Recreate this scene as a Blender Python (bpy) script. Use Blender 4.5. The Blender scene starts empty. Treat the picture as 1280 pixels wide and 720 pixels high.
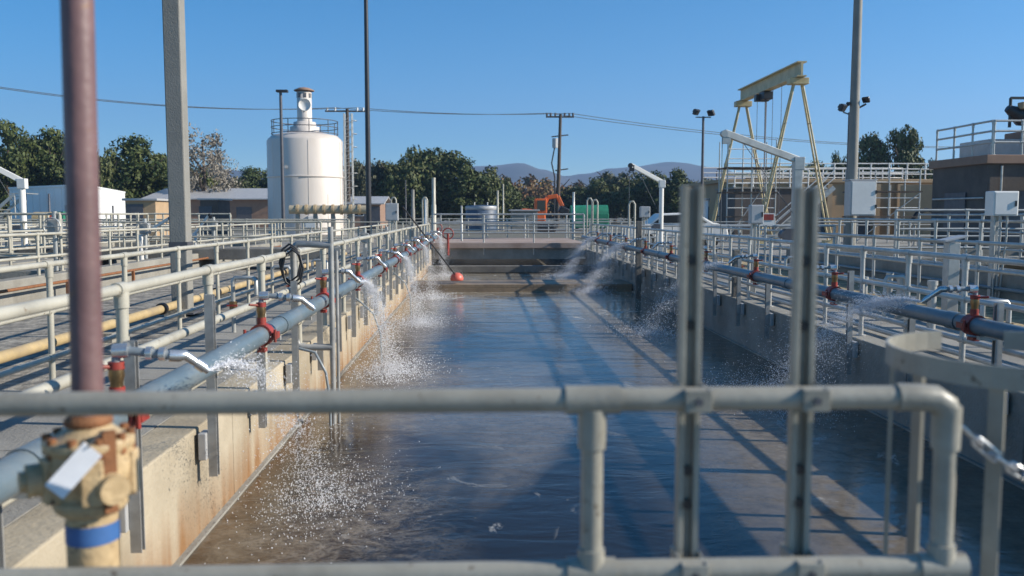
import bpy, math, random
from mathutils import Vector, Matrix, noise
random.seed(7)
S = bpy.context.scene
COL = S.collection
R = math.radians
V = Vector
# ---------------------------------------------------------------- camera
F = 1100.0
YAW = math.atan(42/F); PITCH = math.atan(93/F)
cam_d = bpy.data.cameras.new('camera'); cam = bpy.data.objects.new('camera', cam_d); COL.objects.link(cam)
CAM = V((0, 0, 1.5))
cam.location = CAM
cam.rotation_euler = (R(90)-PITCH, 0, -YAW)
cam_d.sensor_width = 36; cam_d.lens = F/1280*36
cam_d.clip_start = .05; cam_d.clip_end = 20000
cam_d.dof.use_dof = True; cam_d.dof.focus_distance = 13.0; cam_d.dof.aperture_fstop = 2.2
S.camera = cam
CR = cam.rotation_euler.to_matrix()
def at(px, py, Y):
    d = CR @ V(((px-640)/F, -(py-360)/F, -1)); return CAM + d*(Y/d.y)
# ---------------------------------------------------------------- mesh builder
class MB:
    def __init__(s): s.v=[]; s.f=[]; s.s=[]; s.o=None
    def add(s, vs, fs, smooth=False):
        b=len(s.v); s.v += [tuple(p) for p in vs]
        for f in fs: s.f.append([b+i for i in f]); s.s.append(smooth)
        return s
    def box(s, c, size, rz=0, M=None):
        x,y,z=[k/2 for k in size]
        vs=[V((a,b,d)) for d in (-z,z) for b in (-y,y) for a in (-x,x)]
        if M is None: M=Matrix.Rotation(rz,3,'Z')
        vs=[M@p+V(c) for p in vs]
        return s.add(vs,[(0,2,3,1),(4,5,7,6),(0,1,5,4),(2,6,7,3),(0,4,6,2),(1,3,7,5)])
    def bb(s, x0,x1,y0,y1,z0,z1): return s.box(((x0+x1)/2,(y0+y1)/2,(z0+z1)/2),(x1-x0,y1-y0,z1-z0))
    def bar(s, a, b, w, h):            # rectangular bar from a to b
        a=V(a);b=V(b);d=b-a;L=d.length;d.normalize()
        up=V((0,0,1)) if abs(d.z)<.95 else V((0,1,0))
        sx=d.cross(up).normalized(); uz=sx.cross(d)
        M=Matrix((sx,d,uz)).transposed()
        return s.box((a+b)/2,(w,L,h),M=M)
    def tube(s, pts, r, n=10, caps=True):
        pts=[V(p) for p in pts]; k=len(pts)
        rs=r if isinstance(r,(list,tuple)) else [r]*k
        t=(pts[1]-pts[0]).normalized()
        up=V((0,0,1)) if abs(t.z)<.9 else V((1,0,0))
        u=t.cross(up).normalized()
        rings=[]
        for i,p in enumerate(pts):
            if i==0: t=pts[1]-pts[0]
            elif i==k-1: t=pts[-1]-pts[-2]
            else: t=(pts[i+1]-p).normalized()+(p-pts[i-1]).normalized()
            t=t.normalized(); u=(u-t*u.dot(t)).normalized(); w=t.cross(u)
            rings.append([p+(u*math.cos(2*math.pi*j/n)+w*math.sin(2*math.pi*j/n))*rs[i] for j in range(n)])
        vs=[q for g in rings for q in g]; fs=[]
        for i in range(k-1):
            for j in range(n):
                a=i*n+j;b=i*n+(j+1)%n; fs.append((a,b,b+n,a+n))
        s.add(vs,fs,True)
        if caps:
            s.add(rings[0],[tuple(reversed(range(n)))]); s.add(rings[-1],[tuple(range(n))])
        return s
    def lathe(s, prof, c=(0,0,0), n=24, M=None, smooth=True):   # prof: (r,z)
        vs=[]
        for r,z in prof:
            for j in range(n):
                p=V((r*math.cos(2*math.pi*j/n), r*math.sin(2*math.pi*j/n), z))
                if M is not None: p=M@p
                vs.append(p+V(c))
        fs=[]
        for i in range(len(prof)-1):
            for j in range(n):
                a=i*n+j;b=i*n+(j+1)%n; fs.append((a,b,b+n,a+n))
        return s.add(vs,fs,smooth)
    def build(s, name, mat, parent=None, bevel=0, origin=None):
        me=bpy.data.meshes.new(name)
        o_=V(origin) if origin is not None else None
        vs=s.v
        if parent is not None:
            pl=V(parent['_w']) if '_w' in parent.keys() else V((0,0,0))
            vs=[(p[0]-pl.x,p[1]-pl.y,p[2]-pl.z) for p in vs]
        elif o_ is not None:
            vs=[(p[0]-o_.x,p[1]-o_.y,p[2]-o_.z) for p in vs]
        me.from_pydata(vs,[],s.f); me.polygons.foreach_set('use_smooth',s.s); me.update()
        if mat: me.materials.append(mat)
        o=bpy.data.objects.new(name,me); COL.objects.link(o)
        if parent is not None:
            o.parent=parent; 
            if '_w' in parent.keys(): o['_w']=parent['_w']
        elif o_ is not None: o.location=o_; o['_w']=tuple(o_)
        if bevel:
            m=o.modifiers.new('bevel','BEVEL'); m.width=bevel; m.segments=2; m.limit_method='ANGLE'
        return o
def tag(o,label,cat,group=None,kind=None):
    if label: o['label']=label
    if cat: o['category']=cat
    if group: o['group']=group
    if kind: o['kind']=kind
    return o
def thing(name,loc,label,cat,group=None):
    o=bpy.data.objects.new(name,None); COL.objects.link(o); o.location=loc; o['_w']=tuple(V(loc))
    o.empty_display_size=.2
    return tag(o,label,cat,group)
def copy_tree(o,parent=None):
    c=o.copy(); COL.objects.link(c)
    if parent: c.parent=parent
    for ch in list(o.children): copy_tree(ch,c)
    return c
def struct(o): o['kind']='structure'; return o
def noisev(x,y,z=0): return noise.noise(V((x,y,z)))
# ---------------------------------------------------------------- materials
def mat(name, col, rough=.6, metal=0, var=.18, scale=3.0, bump=0.0, bscale=None, col2=None, stretch=(1,1,1), spec=.5, c2amt=(.45,.7), chip=None, chipscale=18, chipthr=.66):
    m=bpy.data.materials.new(name); m.use_nodes=True; nt=m.node_tree; N=nt.nodes; L=nt.links
    b=N['Principled BSDF']; b.inputs['Roughness'].default_value=rough; b.inputs['Metallic'].default_value=metal
    b.inputs['Specular IOR Level'].default_value=spec
    tc=N.new('ShaderNodeTexCoord'); mp=N.new('ShaderNodeMapping'); mp.inputs['Scale'].default_value=stretch
    L.new(tc.outputs['Object'],mp.inputs['Vector'])
    n=N.new('ShaderNodeTexNoise'); n.inputs['Scale'].default_value=scale; n.inputs['Detail'].default_value=8; n.inputs['Roughness'].default_value=.62
    L.new(mp.outputs[0],n.inputs['Vector'])
    r=N.new('ShaderNodeValToRGB'); L.new(n.outputs['Fac'],r.inputs[0])
    c=col; r.color_ramp.elements[0].position=.3; r.color_ramp.elements[1].position=.7
    r.color_ramp.elements[0].color=(c[0]*(1-var),c[1]*(1-var),c[2]*(1-var),1)
    r.color_ramp.elements[1].color=(min(1,c[0]*(1+var)),min(1,c[1]*(1+var)),min(1,c[2]*(1+var)),1)
    out=r.outputs[0]
    if col2:
        n2=N.new('ShaderNodeTexNoise'); n2.inputs['Scale'].default_value=scale*.43; n2.inputs['Detail'].default_value=10; n2.inputs['Roughness'].default_value=.7
        L.new(mp.outputs[0],n2.inputs['Vector'])
        mr=N.new('ShaderNodeMapRange'); mr.inputs['From Min'].default_value=c2amt[0]; mr.inputs['From Max'].default_value=c2amt[1]
        L.new(n2.outputs['Fac'],mr.inputs['Value'])
        mx=N.new('ShaderNodeMix'); mx.data_type='RGBA'; L.new(mr.outputs[0],mx.inputs[0]); L.new(out,mx.inputs[6]); mx.inputs[7].default_value=(*col2,1)
        out=mx.outputs[2]
    if chip:
        n3=N.new('ShaderNodeTexNoise'); n3.inputs['Scale'].default_value=chipscale; n3.inputs['Detail'].default_value=5; n3.inputs['Roughness'].default_value=.75; L.new(tc.outputs['Object'],n3.inputs['Vector'])
        m3=N.new('ShaderNodeMapRange'); m3.inputs['From Min'].default_value=chipthr; m3.inputs['From Max'].default_value=chipthr+.035; L.new(n3.outputs['Fac'],m3.inputs['Value'])
        x3=N.new('ShaderNodeMix'); x3.data_type='RGBA'; L.new(m3.outputs[0],x3.inputs[0]); L.new(out,x3.inputs[6]); x3.inputs[7].default_value=(*chip,1); out=x3.outputs[2]
    L.new(out,b.inputs['Base Color'])
    if bump:
        nb=N.new('ShaderNodeTexNoise'); nb.inputs['Scale'].default_value=bscale or scale*8; nb.inputs['Detail'].default_value=6
        L.new(mp.outputs[0],nb.inputs['Vector'])
        bp=N.new('ShaderNodeBump'); bp.inputs['Strength'].default_value=bump; bp.inputs['Distance'].default_value=.02
        L.new(nb.outputs['Fac'],bp.inputs['Height']); L.new(bp.outputs[0],b.inputs['Normal'])
    return m
M={}; WZ=-.78
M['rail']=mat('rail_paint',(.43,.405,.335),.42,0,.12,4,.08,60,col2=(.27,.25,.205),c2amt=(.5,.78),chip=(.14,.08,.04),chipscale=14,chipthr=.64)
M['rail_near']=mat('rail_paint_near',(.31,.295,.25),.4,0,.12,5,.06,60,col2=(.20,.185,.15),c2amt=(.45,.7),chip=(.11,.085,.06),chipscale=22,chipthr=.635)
M['rail_grey']=mat('rail_galvanised',(.43,.43,.41),.42,.4,.18,6)
M['railsilver']=mat('rail_silver',(.50,.49,.46),.38,.25,.16,5,.08,60,col2=(.26,.24,.2),c2amt=(.5,.78))
M['channel']=mat('channel_steel',(.33,.325,.31),.45,.2,.25,7,col2=(.19,.15,.11),c2amt=(.55,.8))
M['blue']=mat('pvc_blue',(.115,.155,.18),.35,0,.16,3,.05,40,col2=(.20,.22,.225),c2amt=(.48,.7),chip=(.3,.31,.3),chipscale=9,chipthr=.66)
M['pvc_grey']=mat('pvc_grey',(.22,.25,.27),.35,0,.1,6)
M['silver']=mat('silver_fitting',(.62,.62,.62),.25,.75,.1,8)
M['brass']=mat('brass',(.24,.16,.08),.35,.8,.25,12)
M['red']=mat('red_iron',(.30,.035,.025),.5,0,.35,10,col2=(.15,.05,.03))
M['tanpipe']=mat('tan_pipe',(.46,.34,.17),.5,0,.18,4,col2=(.33,.25,.15))
M['valve']=mat('tan_valve_paint',(.50,.37,.21),.45,0,.16,14,.25,60,col2=(.30,.20,.10),c2amt=(.45,.7),chip=(.07,.04,.025),chipscale=26,chipthr=.6)
M['rust']=mat('rust',(.22,.09,.035),.8,0,.35,20,.3)
M['brownpole']=mat('brown_paint',(.15,.085,.085),.5,0,.2,5,.1,col2=(.22,.13,.12),c2amt=(.5,.7),chip=(.2,.1,.05),chipscale=12,chipthr=.64)
M['tape']=mat('blue_tape',(.05,.13,.32),.4,0,.12,20)
M['paper']=mat('paper',(.72,.72,.74),.6,0,.06,20)
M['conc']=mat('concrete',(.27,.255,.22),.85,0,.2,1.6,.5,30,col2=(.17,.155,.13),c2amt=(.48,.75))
M['deck']=mat('deck_concrete',(.27,.255,.225),.85,0,.2,1.2,.4,40,col2=(.14,.13,.115),c2amt=(.5,.72))
M['concdark']=mat('weathered_concrete',(.2,.185,.16),.9,0,.25,1.4,.4,25,col2=(.1,.09,.08))
M['gravel']=mat('gravel',(.32,.29,.24),.95,0,.5,9,.8,22,col2=(.13,.12,.105),c2amt=(.42,.6))
M['straw']=mat('straw_gravel',(.36,.28,.16),.95,0,.5,7,.8,22,col2=(.12,.1,.07),c2amt=(.5,.65))
M['ground']=mat('dry_ground',(.15,.14,.115),.95,0,.25,.06,.2,3,col2=(.1,.1,.07))
M['pink']=mat('pink_deck',(.38,.29,.24),.85,0,.15,1.5,.2,20,col2=(.25,.17,.13))
M['polegrey']=mat('pole_concrete',(.235,.225,.2),.7,0,.12,2.5,.3,50)
M['dark']=mat('dark_steel',(.025,.024,.026),.4,0,.3,6)
M['darkgrey']=mat('dark_grey_steel',(.09,.09,.1),.5,.2,.2,6)
M['white']=mat('white_paint',(.72,.70,.66),.45,0,.06,2)
M['silo']=mat('silo_paint',(.64,.575,.52),.5,0,.06,.6,.05,6,stretch=(1,1,.25),col2=(.56,.49,.42))
M['whitewall']=mat('white_cladding',(.78,.78,.77),.55,0,.05,.4)
M['boxgrey']=mat('cabinet_grey',(.42,.42,.42),.45,.1,.1,4)
M['paletan']=mat('pale_tan',(.42,.35,.24),.5,0,.1,3)
M['yellow']=mat('crane_yellow',(.56,.45,.25),.5,0,.15,2,col2=(.35,.27,.12))
M['tanwall']=mat('tan_stucco',(.42,.29,.17),.85,0,.12,.7,.2,12,col2=(.32,.22,.13))
M['brownwall']=mat('brown_wall',(.115,.092,.078),.85,0,.2,.8,.2,12,col2=(.055,.046,.042))
M['brick']=mat('brown_brick',(.27,.17,.12),.85,0,.15,1.5)
M['roof']=mat('metal_roof',(.42,.41,.4),.5,.1,.1,.5,stretch=(6,1,1))
M['orange']=mat('orange_paint',(.65,.13,.03),.45,0,.12,2)
M['green']=mat('green_tarp',(.02,.20,.11),.55,0,.2,2)
M['bluetank']=mat('navy_steel',(.06,.09,.14),.5,0,.2,1)
M['redfloat']=mat('red_float',(.62,.13,.09),.45,0,.1,12)
M['glass']=mat('dark_glass',(.02,.025,.03),.08,0,.1,2)
M['tyre']=mat('tyre',(.02,.02,.02),.8)
M['wood']=mat('wood_pole',(.085,.065,.05),.85,0,.3,4,stretch=(4,4,.5))
M['wire']=mat('wire',(.10,.11,.12),.6)
M['hose']=mat('black_hose',(.02,.02,.022),.45)
M['trunk']=mat('bark',(.1,.075,.055),.9,0,.3,3)
M['hill']=mat('hill_scrub',(.06,.055,.045),.95,0,.35,.006,col2=(.03,.04,.025))
M['scum']=mat('scum_board',(.27,.20,.13),.6,0,.3,1.2,.4,10,col2=(.1,.07,.045))
M['drop']=mat('water_drops',(.85,.86,.9),.12,0,.05,3)
# leaves
def leafmat(name,a,b,c=None):
    m=bpy.data.materials.new(name); m.use_nodes=True; N=m.node_tree.nodes; L=m.node_tree.links
    bs=N['Principled BSDF']; bs.inputs['Roughness'].default_value=.6; bs.inputs['Specular IOR Level'].default_value=.25
    g=N.new('ShaderNodeNewGeometry'); r=N.new('ShaderNodeValToRGB')
    r.color_ramp.elements[0].color=(*a,1); r.color_ramp.elements[1].color=(*b,1)
    if c: e=r.color_ramp.elements.new(.85); e.color=(*c,1)
    L.new(g.outputs['Random Per Island'],r.inputs[0]); L.new(r.outputs[0],bs.inputs['Base Color'])
    return m
LM={'dark':leafmat('leaf_dark',(.016,.034,.008),(.045,.075,.02),(.10,.115,.035)),
    'mid':leafmat('leaf_mid',(.024,.045,.01),(.065,.10,.028),(.13,.135,.05)),
    'olive':leafmat('leaf_olive',(.06,.065,.035),(.11,.11,.06)),
    'grey':leafmat('leaf_grey',(.16,.14,.11),(.28,.25,.21)),
    'autumn':leafmat('leaf_autumn',(.17,.07,.025),(.28,.15,.04),(.13,.11,.04))}
# left wall: warm stained concrete
def stained(name, base, zlow, side):
    m=bpy.data.materials.new(name); m.use_nodes=True; N=m.node_tree.nodes; L=m.node_tree.links
    b=N['Principled BSDF']; b.inputs['Roughness'].default_value=.85
    g=N.new('ShaderNodeTexCoord')
    n1=N.new('ShaderNodeTexNoise'); n1.inputs['Scale'].default_value=1.3; n1.inputs['Detail'].default_value=9
    L.new(g.outputs['Object'],n1.inputs['Vector'])
    mp=N.new('ShaderNodeMapping'); mp.inputs['Scale'].default_value=(3,3.2,.25); L.new(g.outputs['Object'],mp.inputs['Vector'])
    n2=N.new('ShaderNodeTexNoise'); n2.inputs['Scale'].default_value=1.6; n2.inputs['Detail'].default_value=8; L.new(mp.outputs[0],n2.inputs['Vector'])
    sx=N.new('ShaderNodeSeparateXYZ'); L.new(g.outputs['Object'],sx.inputs[0])
    mr=N.new('ShaderNodeMapRange'); mr.inputs['From Min'].default_value=-.02; mr.inputs['From Max'].default_value=zlow; L.new(sx.outputs['Z'],mr.inputs['Value'])
    # rust streaks: stronger toward water line where algae and rust have soaked in
    mu=N.new('ShaderNodeMath'); mu.operation='MULTIPLY'; L.new(n2.outputs['Fac'],mu.inputs[0]); L.new(mr.outputs[0],mu.inputs[1])
    m2=N.new('ShaderNodeMapRange'); m2.inputs['From Min'].default_value=.2; m2.inputs['From Max'].default_value=.58; L.new(mu.outputs[0],m2.inputs['Value'])
    r=N.new('ShaderNodeValToRGB'); L.new(n1.outputs['Fac'],r.inputs[0]); r.color_ramp.elements[0].position=.35; r.color_ramp.elements[1].position=.68
    r.color_ramp.elements[0].color=(base[0]*.72,base[1]*.7,base[2]*.66,1); r.color_ramp.elements[1].color=(base[0]*1.12,base[1]*1.12,base[2]*1.1,1)
    mx=N.new('ShaderNodeMix'); mx.data_type='RGBA'; L.new(m2.outputs[0],mx.inputs[0]); L.new(r.outputs[0],mx.inputs[6]); mx.inputs[7].default_value=(.24,.125,.05,1)
    L.new(mx.outputs[2],b.inputs['Base Color'])
    nb=N.new('ShaderNodeTexNoise'); nb.inputs['Scale'].default_value=25; nb.inputs['Detail'].default_value=6; L.new(g.outputs['Object'],nb.inputs['Vector'])
    bp=N.new('ShaderNodeBump'); bp.inputs['Strength'].default_value=.5; bp.inputs['Distance'].default_value=.015; L.new(nb.outputs['Fac'],bp.inputs['Height']); L.new(bp.outputs[0],b.inputs['Normal'])
    return m
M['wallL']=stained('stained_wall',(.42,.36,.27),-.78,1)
# water
def watermat():
    m=bpy.data.materials.new('turbid_water'); m.use_nodes=True; N=m.node_tree.nodes; L=m.node_tree.links
    b=N['Principled BSDF']; b.inputs['IOR'].default_value=1.33
    g=N.new('ShaderNodeTexCoord')
    def nz(scale,stretch,det=6,rough=.55,dist=0):
        mp=N.new('ShaderNodeMapping'); mp.inputs['Scale'].default_value=stretch; L.new(g.outputs['Object'],mp.inputs['Vector'])
        n=N.new('ShaderNodeTexNoise'); n.inputs['Scale'].default_value=scale; n.inputs['Detail'].default_value=det; n.inputs['Roughness'].default_value=rough; n.inputs['Distortion'].default_value=dist
        L.new(mp.outputs[0],n.inputs['Vector']); return n.outputs['Fac']
    def rng(s,a,b_,c=0,d=1):
        r=N.new('ShaderNodeMapRange'); r.inputs['From Min'].default_value=a; r.inputs['From Max'].default_value=b_; r.inputs['To Min'].default_value=c; r.inputs['To Max'].default_value=d
        L.new(s,r.inputs['Value']); return r.outputs[0]
    def mix(f,a,bb):
        x=N.new('ShaderNodeMix'); x.data_type='RGBA'; L.new(f,x.inputs[0])
        if isinstance(a,tuple): x.inputs[6].default_value=(*a,1)
        else: L.new(a,x.inputs[6])
        if isinstance(bb,tuple): x.inputs[7].default_value=(*bb,1)
        else: L.new(bb,x.inputs[7])
        return x.outputs[2]
    def math_(op,a,b_):
        x=N.new('ShaderNodeMath'); x.operation=op; x.use_clamp=True
        for i,q in enumerate((a,b_)):
            if isinstance(q,(int,float)): x.inputs[i].default_value=q
            else: L.new(q,x.inputs[i])
        return x.outputs[0]
    big=nz(.33,(1,.55,1),5,.5,.6)
    silt=rng(big,.47,.57)
    sp=N.new('ShaderNodeSeparateXYZ'); L.new(g.outputs['Object'],sp.inputs[0])
    rightside=rng(sp.outputs['X'],1.3,2.6)           # scum drifts to the right-hand side and the far end
    far=rng(sp.outputs['Y'],17,27)
    silt=math_('MAXIMUM',math_('MULTIPLY',silt,.75),math_('MAXIMUM',math_('MULTIPLY',rightside,.9),far))
    fine=nz(7,(1,1,1),10,.75)
    silt2=math_('MULTIPLY',silt,rng(fine,.3,.6,.45,1))
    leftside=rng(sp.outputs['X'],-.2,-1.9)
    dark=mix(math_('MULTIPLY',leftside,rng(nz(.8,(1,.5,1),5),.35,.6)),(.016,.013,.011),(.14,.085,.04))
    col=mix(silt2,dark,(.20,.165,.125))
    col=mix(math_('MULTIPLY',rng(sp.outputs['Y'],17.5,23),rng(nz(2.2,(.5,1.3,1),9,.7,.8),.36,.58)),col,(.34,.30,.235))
    churn=None
    for (cx,cy,rx,ry) in ((-1.1,6.4,.9,1.6),(-1.1,12.2,.8,2.2),(-1.0,18,.9,2.2),(-1.,24,.9,2),(3.3,10.5,1.0,2.6),(3.0,16.5,.9,2.2),(2.9,25,1,2.5),(-1,31,1,2),(3,31,1,2)):
        vs_=N.new('ShaderNodeVectorMath'); vs_.operation='SUBTRACT'; L.new(g.outputs['Object'],vs_.inputs[0]); vs_.inputs[1].default_value=(cx,cy,WZ)
        vm_=N.new('ShaderNodeVectorMath'); vm_.operation='MULTIPLY'; L.new(vs_.outputs[0],vm_.inputs[0]); vm_.inputs[1].default_value=(1/rx,1/ry,0)
        vl=N.new('ShaderNodeVectorMath'); vl.operation='LENGTH'; L.new(vm_.outputs[0],vl.inputs[0])
        q=rng(vl.outputs['Value'],1.35,.1)
        churn=q if churn is None else math_('MAXIMUM',churn,q)
    v2=N.new('ShaderNodeTexVoronoi'); v2.inputs['Scale'].default_value=26; L.new(g.outputs['Object'],v2.inputs['Vector'])
    froth=math_('MULTIPLY',math_('MULTIPLY',churn,rng(nz(3.2,(1,1,1),9,.75,1),.46,.6)),rng(v2.outputs['Distance'],.15,.45,.05,.45))
    col=mix(froth,col,(.42,.36,.28))
    # foam swirls
    fo=nz(1.1,(1,.7,1),12,.72,1.6); fd=nz(.35,(1,.8,1),3,.5)
    foam=math_('MULTIPLY',rng(fo,.575,.64),rng(fd,.48,.60))
    vr=N.new('ShaderNodeTexVoronoi'); vr.inputs['Scale'].default_value=38; L.new(g.outputs['Object'],vr.inputs['Vector'])
    foam=math_('MULTIPLY',foam,rng(vr.outputs['Distance'],.1,.5,.25,.8))
    col=mix(foam,col,(.46,.44,.40))
    L.new(col,b.inputs['Base Color'])
    rr=math_('MAXIMUM',math_('MULTIPLY',foam,.6),math_('MULTIPLY',silt2,.08))
    rr2=math_('ADD',rr,.03); L.new(rr2,b.inputs['Roughness'])
    w1=nz(1.2,(1,2.0,1),6,.55,.9); w2=nz(7,(.8,2.0,1),5,.6,.5); w3=nz(.5,(1,1.5,1),3,.5,1.5)
    a=N.new('ShaderNodeMath'); a.operation='MULTIPLY'; L.new(w2,a.inputs[0]); a.inputs[1].default_value=.08
    a2=N.new('ShaderNodeMath'); a2.operation='ADD'; ch=N.new('ShaderNodeMath'); ch.operation='MULTIPLY'; L.new(churn,ch.inputs[0]); L.new(nz(9,(1,1,1),5,.6,.8),ch.inputs[1])
    ch2=N.new('ShaderNodeMath'); ch2.operation='MULTIPLY_ADD'; L.new(ch.outputs[0],ch2.inputs[0]); ch2.inputs[1].default_value=1.9; L.new(w1,ch2.inputs[2]); L.new(ch2.outputs[0],a2.inputs[0]); L.new(a.outputs[0],a2.inputs[1])
    a3=N.new('ShaderNodeMath'); a3.operation='ADD'; L.new(a2.outputs[0],a3.inputs[0]); L.new(w3,a3.inputs[1])
    bp=N.new('ShaderNodeBump'); bp.inputs['Strength'].default_value=.6; bp.inputs['Distance'].default_value=.021
    L.new(a3.outputs[0],bp.inputs['Height']); L.new(bp.outputs[0],b.inputs['Normal'])
    return m
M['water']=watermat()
# ---------------------------------------------------------------- layout numbers
XL,XR=-1.98,4.55          # inner faces of the basin
WZ=-.78                   # water level
Y0,Y1=2.15,47.0
EPS=.004
# ground with holes
xs=[-3400,-60,-26.3,-21,-19.5,-13.8,-7.62,-3.8,XL-.3,XL,XR,XR+.3,6.35,8.57,8.9,15.2,60,3400]
ys=[-200,-6,Y0,5,24,34,Y1,60,120,400,3400]
holes=[(XL,XR,Y0,Y1),(-13.8,-7.62,5,34),(-26.3,-19.5,5,34),(8.9,15.2,-6,24)]
xs+= []
g=MB(); gr=MB(); st=MB()
ys=sorted(set(ys)); xs=sorted(set(xs))
for i in range(len(xs)-1):
    for j in range(len(ys)-1):
        cx=(xs[i]+xs[i+1])/2; cy=(ys[j]+ys[j+1])/2
        if any(a<cx<b and c<cy<d for a,b,c,d in holes): continue
        g.add([(xs[i],ys[j],-.05),(xs[i+1],ys[j],-.05),(xs[i+1],ys[j+1],-.05),(xs[i],ys[j+1],-.05)],[(0,1,2,3)])
struct(g.build('ground',M['ground']))
# gravel beds either side (above the ground sheet, not over basins)
struct(MB().bb(-7.5,-3.8,-6,60,-.2,-.03).build('gravel_ground',M['gravel']))
struct(MB().bb(6.36,8.56,-6,60,-.2,-.02).build('gravel_ground',M['straw']))
struct(MB().bb(8.57,30,24.4,58,-.2,-.035).build('yard_paving',M['deck']))
struct(MB().bb(-40,-7.6,34.4,70,-.2,-.035).build('yard_paving',M['deck']))
# walkways (slabs with joints)
def slabs(x0,x1,y0,y1,z,step,m):
    w=MB(); y=y0
    while y<y1-.01:
        e=min(y+step,y1); w.bb(x0,x1,y+.008,e-.008,z-.2,z); y=e
    w.bb(x0+.01,x1-.01,y0,y1,z-.21,z-.012)
    return struct(w.build('walkway',m))
slabs(-3.78,XL-.302,-4,Y1,0,2.4,M['deck'])
slabs(XR+.302,6.34,-4,Y1,0,2.4,M['deck'])
slabs(XL-.3,XR+.3,-4,1.85,0,2.2,M['deck'])
# basin walls
def wall(name,x0,x1,y0,y1,z0,z1,m,label,cat='wall',group=None,bev=.015,joints=0):
    root=thing(name,((x0+x1)/2,(y0+y1)/2,z0),label,cat,group)
    w=MB().bb(x0,x1,y0,y1,z0,z1); w.build('wall_body',m,root,bev)
    return root
wl=MB()
y=Y0-.3
root=MB()
seg=MB(); 
edges=[Y0-.3,7.05,12.4,17.8,23.1,28.5,34,40,Y1]
for a,b in zip(edges,edges[1:]): seg.bb(XL-.3,XL,a+.006,b-.006,-2,0)
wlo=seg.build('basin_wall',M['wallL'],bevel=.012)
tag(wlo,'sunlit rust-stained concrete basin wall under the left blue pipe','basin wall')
f=MB().bb(XL,XL+.045,Y0,Y1,WZ-.3,WZ+.02); f.build('ledge',M['conc'],wlo)
j=MB()
for e in edges[1:-1]: j.bb(XL-.28,XL-.01,e-.006,e+.006,-1.9,-.01)
j.build('joint_filler',M['dark'],wlo)
seg=MB()
for a,b in zip(edges,edges[1:]): seg.bb(XR,XR+.3,a+.006,b-.006,-2,0)
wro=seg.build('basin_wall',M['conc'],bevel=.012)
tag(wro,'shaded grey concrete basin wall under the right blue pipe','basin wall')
MB().bb(XR-.045,XR,Y0,Y1,WZ-.3,WZ+.02).build('ledge',M['conc'],wro)
o=MB().bb(XL,XR,Y0-.3,Y0,-2,0).build('basin_wall',M['conc'],bevel=.01); tag(o,'near end wall of the basin below the foreground railing','basin wall')
o=MB().bb(XL,XR,Y1,Y1+.3,-2,.1).build('basin_wall',M['concdark'],bevel=.01); tag(o,'far end wall of the basin behind the pink walkway','basin wall')
# water
def sheet(x0,x1,y0,y1,z,m,name='water'):
    return struct(MB().add([(x0,y0,z),(x1,y0,z),(x1,y1,z),(x0,y1,z)],[(0,1,2,3)]).build(name,m))
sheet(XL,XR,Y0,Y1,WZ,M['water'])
sheet(-13.8,-7.62,5,34,-1.2,M['water']); sheet(-26.3,-19.5,5,34,-1.2,M['water']); sheet(8.9,15.2,-6,24,-.6,M['water'])
# other basins' walls
def basin(x0,x1,y0,y1,zt,desc):
    t=.3
    w=[('nearest long side',x1,x1+t,y0,y1),('farther long side',x0-t,x0,y0,y1)] if x1<0 else [('nearest long side',x0-t,x0,y0,y1),('farther long side',x1,x1+t,y0,y1)]
    for d,a,b,c,e in w:
        o=MB().bb(a,b,c,e,-2.5,zt).build('basin_wall',M['conc'],bevel=.015); tag(o,f'{d} of the raised concrete basin {desc}','basin wall')
    for d,c in (('near end',y0-t),('far end',y1)):
        o=MB().bb(x0-t-.003,x1+t+.003,c,c+t,-2.5,zt-.003).build('basin_wall',M['conc'],bevel=.015); tag(o,f'{d} of the raised concrete basin {desc}','basin wall')
basin(-13.8,-7.9,5,34,.42,'beside the left gravel strip')
basin(-26.3,-19.8,5,34,.42,'on the far left side of the plant')
basin(8.9,15.2,-6,24,.55,'beside the right gravel strip')
# far basin: cover slab over channel at left
o=MB().bb(-12.5,-4.2,24.2,25.6,.25,.55); 
for x in (-12.3,-8.2,-4.4): o.bb(x-.15,x+.15,24.3,25.5,-1.2,.247)
tag(o.build('channel_cover',M['concdark'],bevel=.02),'concrete slab bridging the dark channel left of the square pole','cover slab')
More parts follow.
